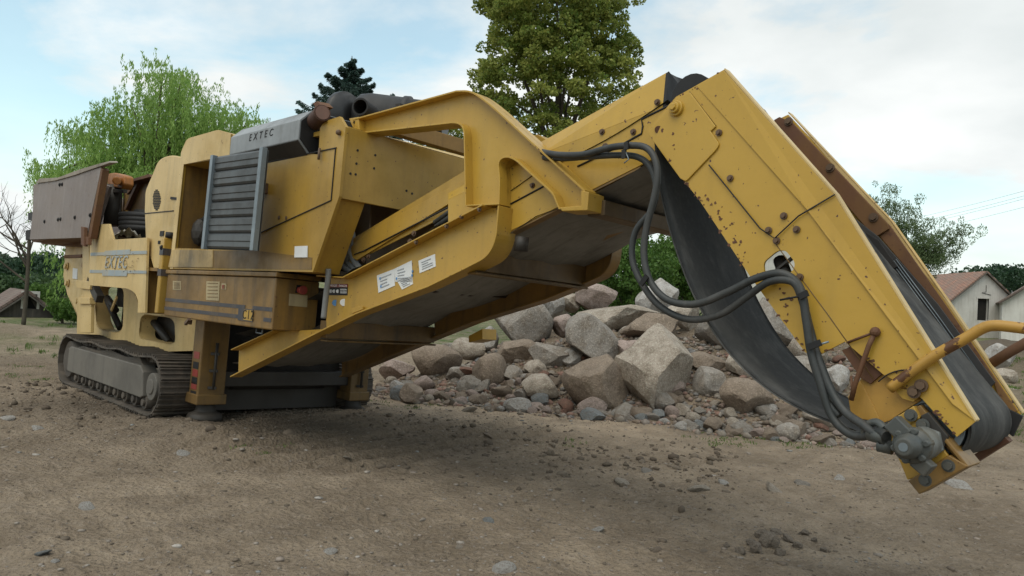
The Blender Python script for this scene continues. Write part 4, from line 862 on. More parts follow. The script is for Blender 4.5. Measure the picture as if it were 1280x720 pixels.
# drum and belts
dc = Vector((-.985, 0, 1.175)); DR = .145
b = B(); b.ring((dc.x, HN+.05, dc.z), (dc.x, HN+.10, dc.z), .10, DR-.012, 30); b.cyl((dc.x, HN+.08, dc.z), (dc.x, HF-.05, dc.z), DR-.012, 32); b.cyl((dc.x, HN-.02, dc.z), (dc.x, HN+.1, dc.z), .035, 16); P(b, 'head_drum', GALV, None, .003)
def belt_sheet(name, path, y0, y1, m, t=.012, ny=14, dish=0):
    path = [Vector(p) for p in path]; V = []; n = len(path)
    for side in (0, 1):
        for i in range(n):
            tg = (path[min(i+1, n-1)]-path[max(i-1, 0)]).normalized(); nr = tg.cross(Vector((0, 1, 0)))
            for j in range(ny):
                u = j/(ny-1); p = path[i]+nr*(t*side+dish*math.sin(math.pi*i/(n-1))*(2*u-1)**2); V.append((p.x-BASE.x, y0+(y1-y0)*u-BASE.y, p.z-BASE.z))
    F = []
    for side in (0, 1):
        o_ = side*n*ny
        for i in range(n-1):
            for j in range(ny-1):
                q = (o_+i*ny+j, o_+i*ny+j+1, o_+(i+1)*ny+j+1, o_+(i+1)*ny+j); F.append(q if side else q[::-1])
    for i in range(n-1):
        for j in (0, ny-1):
            q = (i*ny+j, (i+1)*ny+j, n*ny+(i+1)*ny+j, n*ny+i*ny+j); F.append(q if j == 0 else q[::-1])
    return fastmesh(name, V, F, m, None, crusher, True)
S_ = YN/4.0*1.0
def sc(x, z, k=3.655/4.0): return Vector((x*k, 0, 1.5+(z-1.5)*k))
droop = [sc(-2.78, 2.75), sc(-2.74, 2.52), sc(-2.66, 2.25), sc(-2.54, 1.96), sc(-2.385, 1.68), sc(-2.19, 1.43), sc(-1.95, 1.24), sc(-1.71, 1.13), sc(-1.50, 1.075), sc(-1.32, 1.03), Vector((dc.x-.04, 0, dc.z-DR-.002))]
arc = [dc+Vector((DR*math.cos(t), 0, DR*math.sin(t))) for t in np.linspace(R(-92), R(32), 16)]
h0 = mY(905, 88, HN); h1 = mY(1219, 527, HN); hd = (h1-h0).normalized(); hn = Vector((hd.z, 0, -hd.x)); hn = hn if hn.x < 0 else -hn
up0 = mY(880, 112, HN); topb = [dc+Vector((DR*math.cos(R(34)), 0, DR*math.sin(R(34))))]
tl = Vector((h0.x, 0, h0.z))+hn*.13
tops = [topb[0]*(1-t)+tl*t for t in np.linspace(.04, 1, 18)]
belt_sheet('hanging_belt', cat(droop, 5), HN+.035, HF-.03, BELT, .012, 14, .0)
belt_sheet('head_belt', arc+topb+tops, HN+.045, HF-.04, BELT, -.012)
# far side of the head: plate, rusty liner, rubber skirt
hf = [(985, 143), (1113, 279), (1186, 383), (1277, 518), (1258, 528), (1225, 520), (1085, 330), (966, 152)]
far = P(B().slab(yp(hf, HF), (0, .014, 0)), 'conveyor_head_side', YEL_HEAD, None, .003)
b = B(); b.slab([*yp([(985, 141), (1113, 277), (1186, 381), (1278, 517)], HF-.002), *[p+Vector((0, .06, .0)) for p in yp([(1278, 517), (1186, 381), (1113, 277), (985, 141)], HF)]][:8], (.003, 0, .006)); P(b, 'head_lip', CREAM, far)  # far top edge, sky light painted in by the pale colour
b = B(); b.slab(yp([(967, 150), (974, 146), (989, 152), (1110, 280), (1111, 286), (1093, 297)], HF-.03), (0, .022, 0)); P(b, 'wear_liner', RUST2, far, .003)
b = B(); b.slab(yp([(1112, 281), (1185, 385), (1272, 514), (1256, 520), (1242, 478), (1171, 380), (1100, 296)], HF-.012), (0, .01, 0)); P(b, 'worn_edge', surf('worn_yellow_rust', (.30, .17, .04), (.12, .06, .03), grime=(.12, .05, .025), grime_amt=.6, rust_amt=.8, rust_lo=.58), far, .002)
b = B(); b.slab(yp([(1062, 268), (1098, 296), (1172, 380), (1244, 478), (1228, 494), (1150, 392), (1106, 332), (1076, 300)], HF-.05), (0, .015, 0)); rs = P(b, 'rubber_skirt', BLACK, far, .002)
b = B(); b.slab(yp([(1082, 290), (1098, 300), (1122, 333), (1108, 342), (1090, 325)], HF-.065), (0, .02, 0)); P(b, 'skirt_clamp', BLKPAINT, rs, .003)
b = B()
for k in range(4): b.tube(yp([(1112+k*2.6, 330-k*2.0), (1165+k*2.8, 402-k*2.0), (1221+k*3, 483-k*2.6)], HF-.055), .0032, 6)
b.tube(yp([(1083, 296), (1089, 299), (1095, 312), (1101, 322)], HF-.055), .004, 6)
P(b, 'skirt_ridge', GALV, rs)
b = B(); b.slab(yp([(1236, 490), (1262, 512), (1278, 520), (1266, 546), (1248, 532), (1228, 505)], HF-.03), (0, .03, 0)); b.slab(yp([(1228, 508), (1245, 528), (1244, 540), (1222, 520)], HF-.05), (0, .03, 0)); P(b, 'end_scraper', BLKPAINT, far, .003)
bolts('liner_bolt', BOLT, far, ((986, 152), (1038, 210), (1092, 272)), HF-.03, .018, .02)
b = B(); b.slab(yp([(1195, 583), (1208, 586), (1262, 552), (1244, 535), (1236, 556)], HF-.1), (0, .08, 0)); P(b, 'drum_scraper', RUST2, None, .003)
# handrails
b = B(); b.tube(cat([mY(1112, 486, HN-.03), mY(1160, 450, HN-.04), mY(1205, 424, HN-.04), mY(1228, 410.5, HN-.04), mY(1243, 407, HN-.04), mY(1268, 409, HN-.04), mY(1330, 417, HN-.04)], 6), .0235, 14); P(b, 'guard_rail', RUSTYEL, None, 0, 'rust-patched yellow near guard rail')
b = B(); b.tube([mY(1238, 455, HF+.05), mY(1262, 440, HF+.05), mY(1335, 399, HF+.05)], .026, 14); P(b, 'guard_rail', RUST2, None, 0, 'rusty far guard rail')

# hydraulic hoses
def hose(name, pts, r, m): 
    b = B(); b.tube(cat(pts, 7), r, 12); return P(b, name, m)
HZ = HN-.06
hose('hydraulic_hose', [mY(678, 190, HN+.02), mY(700, 193.5, HN-.03), mY(730, 193, HZ), mY(760, 185, HZ), mY(785, 182, HZ), mY(806, 184, HZ), mY(818, 197, HZ), mY(822, 220, HZ), mY(817, 250, HZ), mY(808, 285, HZ), mY(805, 320, HZ), mY(813, 352, HZ), mY(835, 375, HZ), mY(870, 380, HZ), mY(910, 365, HZ), mY(945, 348, HZ), mY(978, 342, HZ), mY(1000, 360, HZ), mY(1008, 400, HZ), mY(1014, 440, HZ), mY(1026, 480, HZ), mY(1040, 520, HZ), mY(1060, 541, HZ-.02), mY(1080, 545, HZ-.05), mY(1098, 540, HZ-.1), mY(1108, 545, HZ-.14)], .0205, HOSE)
hose('hydraulic_hose', [mY(680, 197, HN+.05), mY(705, 198, HN), mY(735, 196, HZ+.03), mY(770, 194, HZ+.04), mY(796, 196, HZ+.04), mY(812, 208, HZ+.05), mY(820, 232, HZ+.05), mY(815, 262, HZ+.05), mY(795, 288, HZ+.04), mY(790, 320, HZ+.04), mY(800, 350, HZ+.04), mY(824, 382, HZ+.04), mY(860, 399, HZ+.04), mY(900, 393, HZ+.04), mY(935, 370, HZ+.02), mY(962, 352, HZ+.0), mY(990, 352, HZ-.01), mY(1002, 372, HZ), mY(1012, 410, HZ+.03), mY(1022, 445, HZ+.02), mY(1040, 490, HZ), mY(1058, 516, HZ-.03), mY(1080, 532, HZ-.08), mY(1104, 552, HZ-.12)], .0195, HOSE)
hose('hydraulic_hose', [mY(1010, 398, HZ+.02), mY(1016, 440, HZ+.02), mY(1022, 470, HZ+.01), mY(1034, 500, HZ+.01), mY(1050, 520, HZ)], .016, HOSE)
b = B(); b.tube(cat([mY(1080, 545, HZ-.05), mY(1084, 532, HZ-.06), mY(1096, 528, HZ-.08), mY(1106, 536, HZ-.1)]), .018, 10); b.cyl(mY(1088, 543, HZ-.08), mY(1108, 548, HZ-.12), .03, 12); b.cyl(mY(1098, 556, HZ-.1), mY(1116, 560, HZ-.1), .03, 12); P(b, 'hose_fitting', MOTOR)
for p, q in (((783, 178), (783, 187)), ((780, 187), (780, 198)), ((809, 345), (801, 356)), ((999, 371), (1010, 366)), ((1010, 434), (1026, 428))):
    a = mY(*p, HZ-.03); c = mY(*q, HZ-.03); P(B().bar(a, c, .03, .012, (0, 1, 0)), 'cable_tie', BLKPAINT)
P(B().tube([mY(975, 375, HZ-.02), mY(1001, 370, HZ-.03)], .005, 6), 'cable_tie', BLKPAINT); P(B().tube([mY(1020, 432, HZ-.02), mY(1036, 427, HZ-.01)], .005, 6), 'cable_tie', GALV)
P(B().tube([mY(782, 190, HZ-.03), mY(786, 199, HZ-.03), mY(780, 204, HZ-.04)], .004, 6), 'cable_tie', GALV)
for pts in ([(438, 282), (441, 300), (437, 318), (432, 332)], [(432, 290), (436, 312), (444, 328), (452, 338)], [(425, 300), (431, 322), (442, 335), (454, 340)], [(420, 312), (428, 332), (440, 339), (450, 341)]):
    hose('cabinet_hose', [mY(*p, 3.78+.04*random.random()) for p in pts], .028, HOSEL)
hose('drain_hose', [mY(410.5, 336, YN-.08), mY(410, 350, YN-.07), mY(407.5, 370, YN-.06), mY(404.5, 398, YN-.06)], .026, HOSEL)
# ================================================================== BOULDERS AND RUBBLE
def rock_mesh(name, seed, m, cuts=9, sub=4, sharp=1.0, rough=.10):
    rs = np.random.default_rng(seed); bm = bmesh.new(); bmesh.ops.create_icosphere(bm, subdivisions=sub, radius=1.0)
    v = np.array([q.co[:] for q in bm.verts])
    for k in range(cuts):
        n = rs.normal(size=3); n /= np.linalg.norm(n); d = rs.uniform(.52, .84); e = np.maximum(0, v @ n-d); v = v-np.outer(e*sharp, n)
    o = rs.uniform(0, 90, 3)
    nrm = v/np.linalg.norm(v, axis=1)[:, None]
    for f, a in ((1.3, rough), (3.2, rough*.55), (7.5, rough*.28), (17, rough*.13)):
        t = (vnoise(v[:, 0]*f+o[0]+v[:, 2]*f*.7, v[:, 1]*f+o[1], 1)+vnoise(v[:, 1]*f+o[1]-v[:, 0]*f*.5, v[:, 2]*f+o[2], 2)-1); v = v+nrm*(a*t)[:, None]*1.3
    v = v/np.abs(v).max(0)                               # unit half extents
    for q, c in zip(bm.verts, v): q.co = c
    for f in bm.faces: f.smooth = True
    me = bpy.data.meshes.new(name); bm.to_mesh(me); bm.free(); me.materials.append(m)
    me.set_sharp_from_angle(angle=R(20 if sub >= 4 else 28))
    return me
def boulder(px, py, w, h, D, kind, label, seed, ang=0, cuts=9, sharp=.92, rough=.10, dk=1.0, name='boulder', category='boulder', group=None):
    hit = ground_hit(px, py+h*.40); D = min(hit.y+.05*w/FPX*D, D+2.2) if D < 13.2 else D
    c = wp(px, py, D); sx = w/2/FPX*D; sz = h/2/FPX*D; sy = (sx+sz)/2*dk
    o = bpy.data.objects.new(name, rock_mesh(name, seed, ROCKS[kind], cuts, 4, sharp, rough)); COL.objects.link(o)
    o.matrix_world = Matrix.Translation(c+Vector((0, sy*.45, 0))) @ Matrix.Rotation(R(ang), 4, 'Y') @ Matrix.Diagonal((sx, sy, sz, 1))
    # keep scale in the mesh so that the texture has its real size
    me = o.data; me.transform(Matrix.Diagonal((sx, sy, sz, 1))); o.matrix_world = Matrix.Translation(c+Vector((0, sy*.45, 0))) @ Matrix.Rotation(R(ang), 4, 'Y')
    return tag(o, label, category, group)
BL = [  # px, py, w, h, distance, kind, label, seed, angle
 (752, 480, 98, 80, 9.75, 'brown', 'big rounded brown-grey boulder at the front of the pile, left of the largest one', 71, 14, 6, .85, .10),
 (826, 462, 108, 112, 10.1, 'beige', 'largest angular boulder of the pile with a flat raking face, left of the hanging belt', 64, 24, 12, 1.0, .05),
 (744, 428, 84, 60, 10.8, 'grey', 'blocky grey boulder on top of the rounded front one', 3, 22, 10, 1.0, .07),
 (766, 396, 132, 36, 11.6, 'beige', 'long flat pale boulder lying across the top of the pile', 4, -9, 8, .95, .08),
 (742, 374, 62, 40, 12.6, 'pink', 'pinkish pointed boulder at the top of the pile behind the long flat one', 5, 0, 10, 1.0, .08),
 (826, 374, 56, 62, 12.5, 'pale', 'pale upright boulder at the crest of the pile beside the black hoses', 6, 10, 8, .9, .08),
 (651, 404, 84, 66, 11.4, 'grey', 'dark grey boulder directly under the end of the lower conveyor frame', 7, 0, 6, .8, .09),
 (690, 384, 34, 30, 12.6, 'pale', 'small pale boulder between the dark grey one and the pinkish pointed one', 8, 0, 8, .9, .08),
 (712, 379, 30, 26, 12.8, 'beige', 'small beige boulder touching the pinkish pointed one', 9, 0, 8, .9, .08),
 (704, 408, 30, 32, 11.6, 'pink', 'small rounded pink boulder tucked under the long flat one', 10, 0, 4, .7, .07),
 (816, 410, 76, 46, 11.6, 'brown', 'shadowed brown boulder under the right end of the long flat one', 11, 0, 8, .9, .09),
 (545, 453, 68, 46, 11.3, 'brown', 'smooth brown boulder at the left of the pile below the conveyor', 12, 8, 5, .7, .07),
 (494, 462, 48, 32, 11.9, 'pink', 'leftmost large reddish boulder of the pile', 13, -12, 8, .9, .09),
 (588, 438, 52, 30, 11.7, 'beige', 'beige boulder behind the smooth brown one', 14, 0, 6, .8, .07),
 (612, 424, 30, 36, 12.0, 'pale', 'whitish boulder beside the dark grey one under the conveyor', 15, 12, 8, .95, .08),
 (612, 466, 46, 50, 10.7, 'brown', 'egg-shaped brown boulder standing in the rubble left of centre', 16, 0, 4, .7, .08),
 (678, 487, 54, 38, 10.1, 'beige', 'half-buried beige boulder left of the big rounded one', 17, 0, 6, .8, .10),
 (515, 494, 34, 28, 10.9, 'brown', 'small brown boulder at the left foot of the rubble', 18, 0, 6, .8, .08),
 (886, 478, 48, 40, 10.6, 'grey', 'grey boulder half hidden by the lower edge of the hanging belt', 19, 0, 7, .8, .08),
 (936, 500, 74, 52, 10.0, 'brown', 'wide brown boulder under the bend of the hanging belt', 20, 20, 6, .8, .08),
 (966, 414, 86, 86, 11.8, 'grey', 'tall grey boulder seen between hanging belt and conveyor head', 21, 0, 9, .95, .10),
 (1006, 466, 66, 44, 11.0, 'grey', 'grey boulder above the lower bend of the belt, beside the pale block', 22, 0, 8, .9, .09),
 (1047, 478, 40, 46, 10.6, 'pale', 'pale craggy boulder under the lower edge of the conveyor head', 23, 15, 10, 1.0, .10),
 (884, 452, 62, 34, 11.1, 'brown', 'flat brown boulder behind the left edge of the hanging belt', 24, 8, 8, .9, .08),
 (990, 542, 36, 26, 9.75, 'grey', 'loose grey stone block lying in front of the belt', 25, 0, 8, .95, .06),
 (1022, 440, 60, 50, 12.0, 'beige', 'beige boulder behind the pale craggy one', 26, 0, 8, .9, .09),
 (650, 440, 60, 34, 11.2, 'brown', 'dusty brown boulder below the dark grey one', 27, 0, 6, .8, .09),
 (566, 436, 40, 24, 12.2, 'grey', 'grey boulder in the shade between the beige one and the conveyor', 28, 0, 7, .9, .08),
 (690, 446, 60, 40, 11.2, 'grey', 'grey boulder between the blocky one and the egg-shaped one', 29, 0, 8, .9, .09),
 (905, 415, 70, 60, 12.2, 'grey', 'grey boulder behind the middle of the hanging belt', 30, 0, 8, .9, .09),
 (860, 396, 50, 46, 12.4, 'beige', 'beige boulder at the crest just left of the hanging belt', 41, 0, 9, .95, .08),
 (792, 436, 40, 36, 11.2, 'pink', 'pinkish boulder wedged between the blocky grey and the largest one', 42, 0, 9, .95, .08),
 (640, 470, 30, 26, 10.6, 'grey', 'small grey boulder just right of the egg-shaped one', 43, 0, 9, .95, .08),
 (716, 446, 34, 26, 11.0, 'pale', 'small pale boulder at the left foot of the blocky grey one', 44, 0, 9, .95, .08),
 (568, 470, 30, 24, 10.9, 'grey', 'small grey boulder at the right foot of the smooth brown one', 45, 0, 9, .95, .08),
 (672, 462, 36, 26, 10.7, 'beige', 'beige boulder directly above the half-buried one', 46, 0, 9, .95, .08),
 (930, 458, 46, 36, 11.2, 'beige', 'beige boulder glimpsed behind the middle bend of the belt', 47, 0, 9, .95, .08),
 (1250, 446, 46, 34, 15.5, 'pale', 'pale concrete block on the dirt heap by the right guard rail', 31, 0, 10, 1.0, .04),
 (1262, 470, 30, 20, 14.5, 'beige', 'beige rock below the pale block on the right heap', 32, 0, 7, .9, .08),
 (1272, 498, 34, 24, 13.5, 'pink', 'pinkish rock at the right edge above the drum', 33, 0, 7, .9, .08),
]
for t in BL: boulder(*t[:9], cuts=t[9]+(6 if t[9] >= 8 else 1), sharp=min(1, t[10]+.08), rough=t[11]*.8)
# rubble: counted stones of a few shapes, strewn over the foot of the pile
KINDS = ['grey', 'pink', 'beige', 'blue', 'brown', 'red', 'pale']
protos = []
for k in range(21): protos.append(rock_mesh('rubble_stone', 200+k, ROCKS[KINDS[k % 7]], 7, 3, .95, .07))
def pinpile():
    while True:
        s = random.uniform(-.2, 8.4); t = random.triangular(-.7, 3.0, .3)
        if s < 1 and random.random() < .5: continue
        p = PA+PD*s+PN*t; return float(p[0]), float(p[1])
def stone(me, x, y, r, name, label, category, group, sink=.25, flat=1.0):
    o = bpy.data.objects.new(name, me); COL.objects.link(o)
    sx, sy, sz = r*random.uniform(.8, 1.25), r*random.uniform(.7, 1.1), r*random.uniform(.5, .85)*flat
    o.scale = (sx, sy, sz); o.rotation_euler = (random.uniform(-.5, .5), random.uniform(-.5, .5), random.uniform(0, 6.28))
    o.location = (x, y, T(x, y)+sz*(1-2*sink)*.8)
    return tag(o, label, category, group)
for k in range(270):
    x, y = pinpile()
    if k % 3: s = random.uniform(.6, 8.2); t = random.triangular(-.6, 1.1, .0); q = PA+PD*s+PN*t; x, y = float(q[0]), float(q[1])
    r = min(.23, .07+random.expovariate(1/.04))
    me = protos[random.choice([0, 1, 2, 3, 4, 5, 6]+[0, 1, 2, 4, 0, 4])+7*random.randrange(3)]
    stone(me, x, y, r, 'rubble_stone', 'small broken stone in the rubble along the foot of the boulder pile', 'stone', 'rubble at the foot of the boulder pile')
# finer rubble between them and loose grit on the dirt
def grit(name, pts, rr, tone_m, label, flat=.65):
    pv, pf = [], []
    bm = bmesh.new(); bmesh.ops.create_icosphere(bm, subdivisions=1, radius=1); bv = np.array([v.co[:] for v in bm.verts]); bm.verts.ensure_lookup_table(); bf = np.array([[v.index for v in f.verts] for f in bm.faces]); bm.free()
    n = len(pts); x, y = pts[:, 0], pts[:, 1]; z = terr(x, y)
    sc_ = rr[:, None]*rng.uniform(.55, 1.25, (n, 3))*np.array([1, 1, flat])
    j = bv[None]*(1+rng.uniform(-.28, .28, (n, len(bv), 1)))*sc_[:, None, :]
    a = rng.uniform(0, 6.28, n); ca, sa = np.cos(a)[:, None], np.sin(a)[:, None]
    X = j[..., 0]*ca-j[..., 1]*sa; Y_ = j[..., 0]*sa+j[..., 1]*ca
    V = np.stack([X+x[:, None], Y_+y[:, None], j[..., 2]+z[:, None]+sc_[:, 2:3]*.25], -1).reshape(-1, 3)
    F = (bf[None]+(np.arange(n)*len(bv))[:, None, None]).reshape(-1, 3)
    tone = np.repeat(rng.uniform(0, 1, n), len(bf))
    o = fastmesh(name, V, F, tone_m, tone); return tag(o, label, None, None, 'stuff')
def grit_mat(name, ramp):
    m, n, b = mat(name, .9, 0, .15); at = n.nodes.new('ShaderNodeAttribute'); at.attribute_name = 'tone'; r = n.nodes.new('ShaderNodeValToRGB'); r.color_ramp.interpolation = 'CONSTANT'
    e = r.color_ramp.elements; e[0].color = (*ramp[0], 1); e[1].position = 1/len(ramp); e[1].color = (*ramp[1], 1)
    for k in range(2, len(ramp)): q = e.new(k/len(ramp)); q.color = (*ramp[k], 1)
    lk(n, at.outputs['Fac'], r.inputs[0]); f, _ = nz(n, coords(n), 40, 4, .6, .35, .65); lk(n, mixc(n, f, r.outputs[0], (.11, .09, .07), .5), b.inputs['Base Color']); return m
GM = grit_mat('rubble_grit', [(.23, .20, .175), (.29, .215, .18), (.17, .165, .16), (.20, .15, .11), (.31, .28, .245), (.15, .12, .095), (.25, .15, .12), (.21, .185, .155)])
GM2 = grit_mat('dirt_grit', [(.19, .155, .12), (.15, .12, .09), (.24, .20, .165), (.17, .135, .105), (.28, .245, .21), (.13, .105, .08), (.20, .165, .13), (.29, .255, .22)])
q = np.array([pinpile() for _ in range(9000)]); grit('rubble', q, np.minimum(.07, .012+rng.exponential(.017, len(q))), GM, 'fine broken stone filling the gaps of the rubble')
n = 42000; rr_ = 2.6+18*rng.uniform(0, 1, n)**1.5; aa = rng.uniform(-.72, .72, n); q = np.c_[rr_*np.sin(aa), rr_*np.cos(aa)]
keep = (vnoise(q[:, 0]*.9, q[:, 1]*.9, 90)*.7+.3*vnoise(q[:, 0]*4, q[:, 1]*4, 91)) > rng.uniform(.15, .75, n); q = q[keep]
n = 3000; rr_ = 3+13*rng.uniform(0, 1, n)**1.2; aa = rng.uniform(-.72, .72, n); q2 = np.c_[rr_*np.sin(aa), rr_*np.cos(aa)]
q2 = q2[(vnoise(q2[:, 0]*.55+3, q2[:, 1]*.55, 97)*.75+.25*vnoise(q2[:, 0]*3, q2[:, 1]*3, 98)) > rng.uniform(.42, .85, n)]
grit('pale_chips', q2, np.minimum(.045, .006+rng.exponential(.0075, len(q2))), grit_mat('pale_stone', [(.32, .285, .25), (.37, .33, .29), (.28, .245, .21), (.31, .26, .22), (.25, .255, .25), (.40, .37, .335)]), 'pale stone chips trodden into the dirt', .35)
grit('grit', q, np.minimum(.03, .003+rng.exponential(.0042, len(q))), GM2, 'loose grit and pebbles strewn over the packed dirt', .5)
# clods of earth along the crawler ruts
n = 2200; s_ = rng.uniform(-4.5, 6, n); t_ = rng.normal(-2.9, .9, n); q = np.c_[PA[0]+PD[0]*s_+PN[0]*t_, PA[1]+PD[1]*s_+PN[1]*t_]
grit('clods', q, np.minimum(.06, .006+rng.exponential(.011, n)), grit_mat('clod_earth', [(.11, .088, .066), (.14, .11, .083), (.09, .07, .053), (.16, .13, .10)]), 'crumbled earth thrown up along the crawler ruts')
# single stones lying on the dirt in front
FS = [(109, 636, 24, 'pale', 'pale flat stone on the dirt left of the crusher, nearest its track'), (47, 537, 16, 'pale', 'pale stone on the dirt by the left edge below the track'), (230, 568, 22, 'pale', 'pale flat stone below the jack leg'),
 (53, 693, 22, 'blue', 'bluish stone at the lower left corner'), (68, 703, 16, 'pale', 'white broken stone at the lower left corner'), (747, 663, 24, 'pale', 'pale oval stone in the dirt at the bottom centre right'), (610, 652, 18, 'blue', 'bluish stone in the dirt near the bottom centre'),
 (410, 691, 20, 'pale', 'pale stone at the bottom left of centre'), (630, 712, 38, 'pale', 'pale slab of stone at the bottom edge of the view'), (779, 605, 22, 'beige', 'beige stone in the dirt in front of the boulder pile'), (872, 612, 30, 'beige', 'flat beige stone left of the drive motor'), (810, 590, 18, 'grey', 'grey flat stone in front of the angular boulder'),
 (968, 613, 30, 'beige', 'beige flat stone below the lower hose bend'), (1196, 608, 46, 'pale', 'pale flat slab under the head drum'), (1002, 606, 18, 'grey', 'grey stone between the flat slab and the drive motor'), (905, 604, 16, 'pale', 'small pale stone right of the flat beige one'),
 (820, 688, 14, 'brown', 'brown clod-like stone at the bottom right of centre'), (435, 573, 12, 'beige', 'beige pebble in front of the cross beam'), (655, 627, 12, 'beige', 'beige pebble in the middle of the dirt'), (8, 524, 22, 'pale', 'pale flat stone at the very left edge'), (575, 684, 18, 'beige', 'beige stone right of the bottom centre clods'), (430, 612, 8, 'grey', 'grey pebble in front of the ruts'),
 (700, 520, 16, 'grey', 'grey stone in front of the half-buried boulder'), (610, 545, 16, 'brown', 'brown stone on the sandy strip'), (584, 513, 26, 'beige', 'beige stone sunk in the sandy strip'), (1048, 600, 20, 'pale', 'pale flat stone left of the motor in the dirt')]
for k, (px, py, w, kind, lab) in enumerate(FS):
    p = ground_hit(px, py); r = w/2/FPX*p.y
    me = rock_mesh('loose_stone', 300+k, ROCKS[kind], 7, 3, .9, .08); stone(me, p.x, p.y, r, 'loose_stone', lab, 'stone', None, .55, .55)
# heap of dark clods bottom right
for k, (px, py, r) in enumerate(((945, 690, .07), (962, 682, .09), (985, 676, .06), (952, 672, .06), (925, 692, .04), (1005, 668, .04), (880, 690, .03), (970, 668, .05), (938, 680, .05), (995, 684, .04), (1018, 676, .03), (908, 684, .03), (975, 694, .05), (1030, 690, .03))):
    p = ground_hit(px, py); me = rock_mesh('earth_clod', 400+k, MUDM if 'MUDM' in globals() else globals().setdefault('MUDM', rock_mat('dried_mud', (.26, .215, .172), (.19, .155, .122), (.32, .27, .215))), 5, 3, .6, .35)
    stone(me, p.x, p.y, r, 'earth_clod', 'lump of dried mud in the clod heap at the lower right', 'clod', 'dried mud clods at the lower right', .3, .9)
# ================================================================== TREES, SHRUBS, BUILDINGS, WIRES
def leaves(C, N_, L_, Wd, jit=.6):
    """one folded-free quad per leaf: centres C, long axes N_, length, width"""
    n = len(C); ax = N_/np.linalg.norm(N_, axis=1)[:, None]; r = rng.normal(size=(n, 3)); b = np.cross(ax, r); b /= np.linalg.norm(b, axis=1)[:, None]+1e-9
    l = (L_*rng.uniform(.7, 1.25, n))[:, None]; w = (Wd*rng.uniform(.7, 1.25, n))[:, None]
    V = np.stack([C-ax*l*.5, C+b*w*.5, C+ax*l*.5, C-b*w*.5], 1).reshape(-1, 3)
    return V, np.arange(n*4).reshape(-1, 4)
def limb_tubes(b, segs):
    for pts, r0, r1 in segs:
        P_ = cat(pts, 4) if len(pts) > 2 else [Vector(p) for p in pts]; k = len(P_); b.tube(P_, r0, 8, rs=[r0+(r1-r0)*i/(k-1) for i in range(k)])
def tree(name, label, base, segs, V, F, tone, lm, category='tree', group=None, bark=BARK):
    t = empty(name, base); tag(t, label, category, group); bs = Vector(base)
    b = B(); limb_tubes(b, [([Vector(p) for p in pts], r0, r1) for pts, r0, r1 in segs]); b.done('trunk', bark, t, 0, bs)
    if V is not None: fastmesh('crown', np.asarray(V)-np.array(bs[:]), F, lm, tone, t)
    return t
def clumps(cent, rad, per, leaf, wid, squash=.8, up=.0):
    C = []; A = []; tn = []
    for (c, r) in zip(cent, rad):
        n = int(per*(r/np.mean(rad))**2); d = rng.normal(size=(n, 3)); d /= np.linalg.norm(d, axis=1)[:, None]; q = rng.uniform(.25, 1, n)**.45
        p = d*q[:, None]*r*np.array([1, 1, squash]); C.append(np.array(c)+p); a = d*.5+rng.normal(size=(n, 3))*.7; a[:, 2] += up; A.append(a); tn.append(np.clip(rng.normal(rng.uniform(.25, .75), .2, n), 0, 1))
    C = np.concatenate(C); A = np.concatenate(A); V, F = leaves(C, A, leaf, wid); return V, F, np.concatenate(tn)
LINDEN = leaf_mat('linden_leaf', (.10, .165, .028), (.38, .40, .10), .45)
WILLOW = leaf_mat('willow_leaf', (.17, .31, .07), (.35, .50, .14), .48)
SPRUCE = leaf_mat('spruce_needle', (.025, .058, .046), (.06, .105, .085), .12)
BUSH = leaf_mat('bush_leaf', (.05, .115, .02), (.125, .215, .045), .35)
GREYWIL = leaf_mat('grey_willow_leaf', (.085, .135, .055), (.17, .22, .10), .35)
FAR = leaf_mat('far_leaf', (.035, .07, .028), (.07, .115, .042), .25)
FARD = leaf_mat('far_dark_leaf', (.022, .05, .028), (.045, .085, .04), .25)

# --- linden behind the boom
D = 30.0; base = wp(700, 420, D); base.z = T(base.x, base.y)
cent, rad = [], []
prof_y = [-150, -110, -50, 0, 50, 80, 110, 140, 170, 205]; prof_r = [20, 66, 96, 100, 97, 108, 113, 104, 92, 66]
while len(cent) < 1500:
    py = random.uniform(-150, 205); ph = random.uniform(0, 6.283); q = random.uniform(.08, 1)**.42
    rr_ = np.interp(py, prof_y, prof_r)*(.90+.34*(float(vnoise(np.array([ph*1.9+py*.01]), np.array([py*.034]), 95)[0])-.35))*q
    if py > 95 and q < .75 and random.random() < .55: continue            # the lower middle of the crown is open
    if float(vnoise(np.array([ph*3.1]), np.array([py*.06+q*2]), 96)[0]) < .22: continue
    p = wp(693+math.cos(ph)*rr_, py, D+math.sin(ph)*rr_/FPX*D); cent.append(p[:]); rad.append(random.uniform(.16, .46))
V, F, tone = clumps(cent, rad, 85, .125, .10, .62)
segs = []; tb = Vector(base); fk = wp(696, 190, D)
segs.append(([tb, tb.lerp(fk, .5)+Vector((.1, 0, 0)), fk], .42, .30))
for (x, y, dd, r) in ((700, 20, 0, .2), (640, 60, .6, .13), (748, 70, -.4, .13), (672, 90, -.9, .10), (715, 100, .8, .1), (620, 120, -.3, .08), (768, 120, .5, .08), (690, -80, .2, .1), (660, 0, .5, .07), (735, 10, -.5, .07)):
    e = wp(x, y, D+dd); segs.append(([fk-Vector((0, 0, random.uniform(0, 1.2))), fk.lerp(e, .5)+Vector((random.uniform(-.3, .3), 0, .3)), e], r, .02))
tree('linden_tree', 'tall dense yellow-green linden tree behind the boom of the crusher', base, segs, V, F, tone, LINDEN)

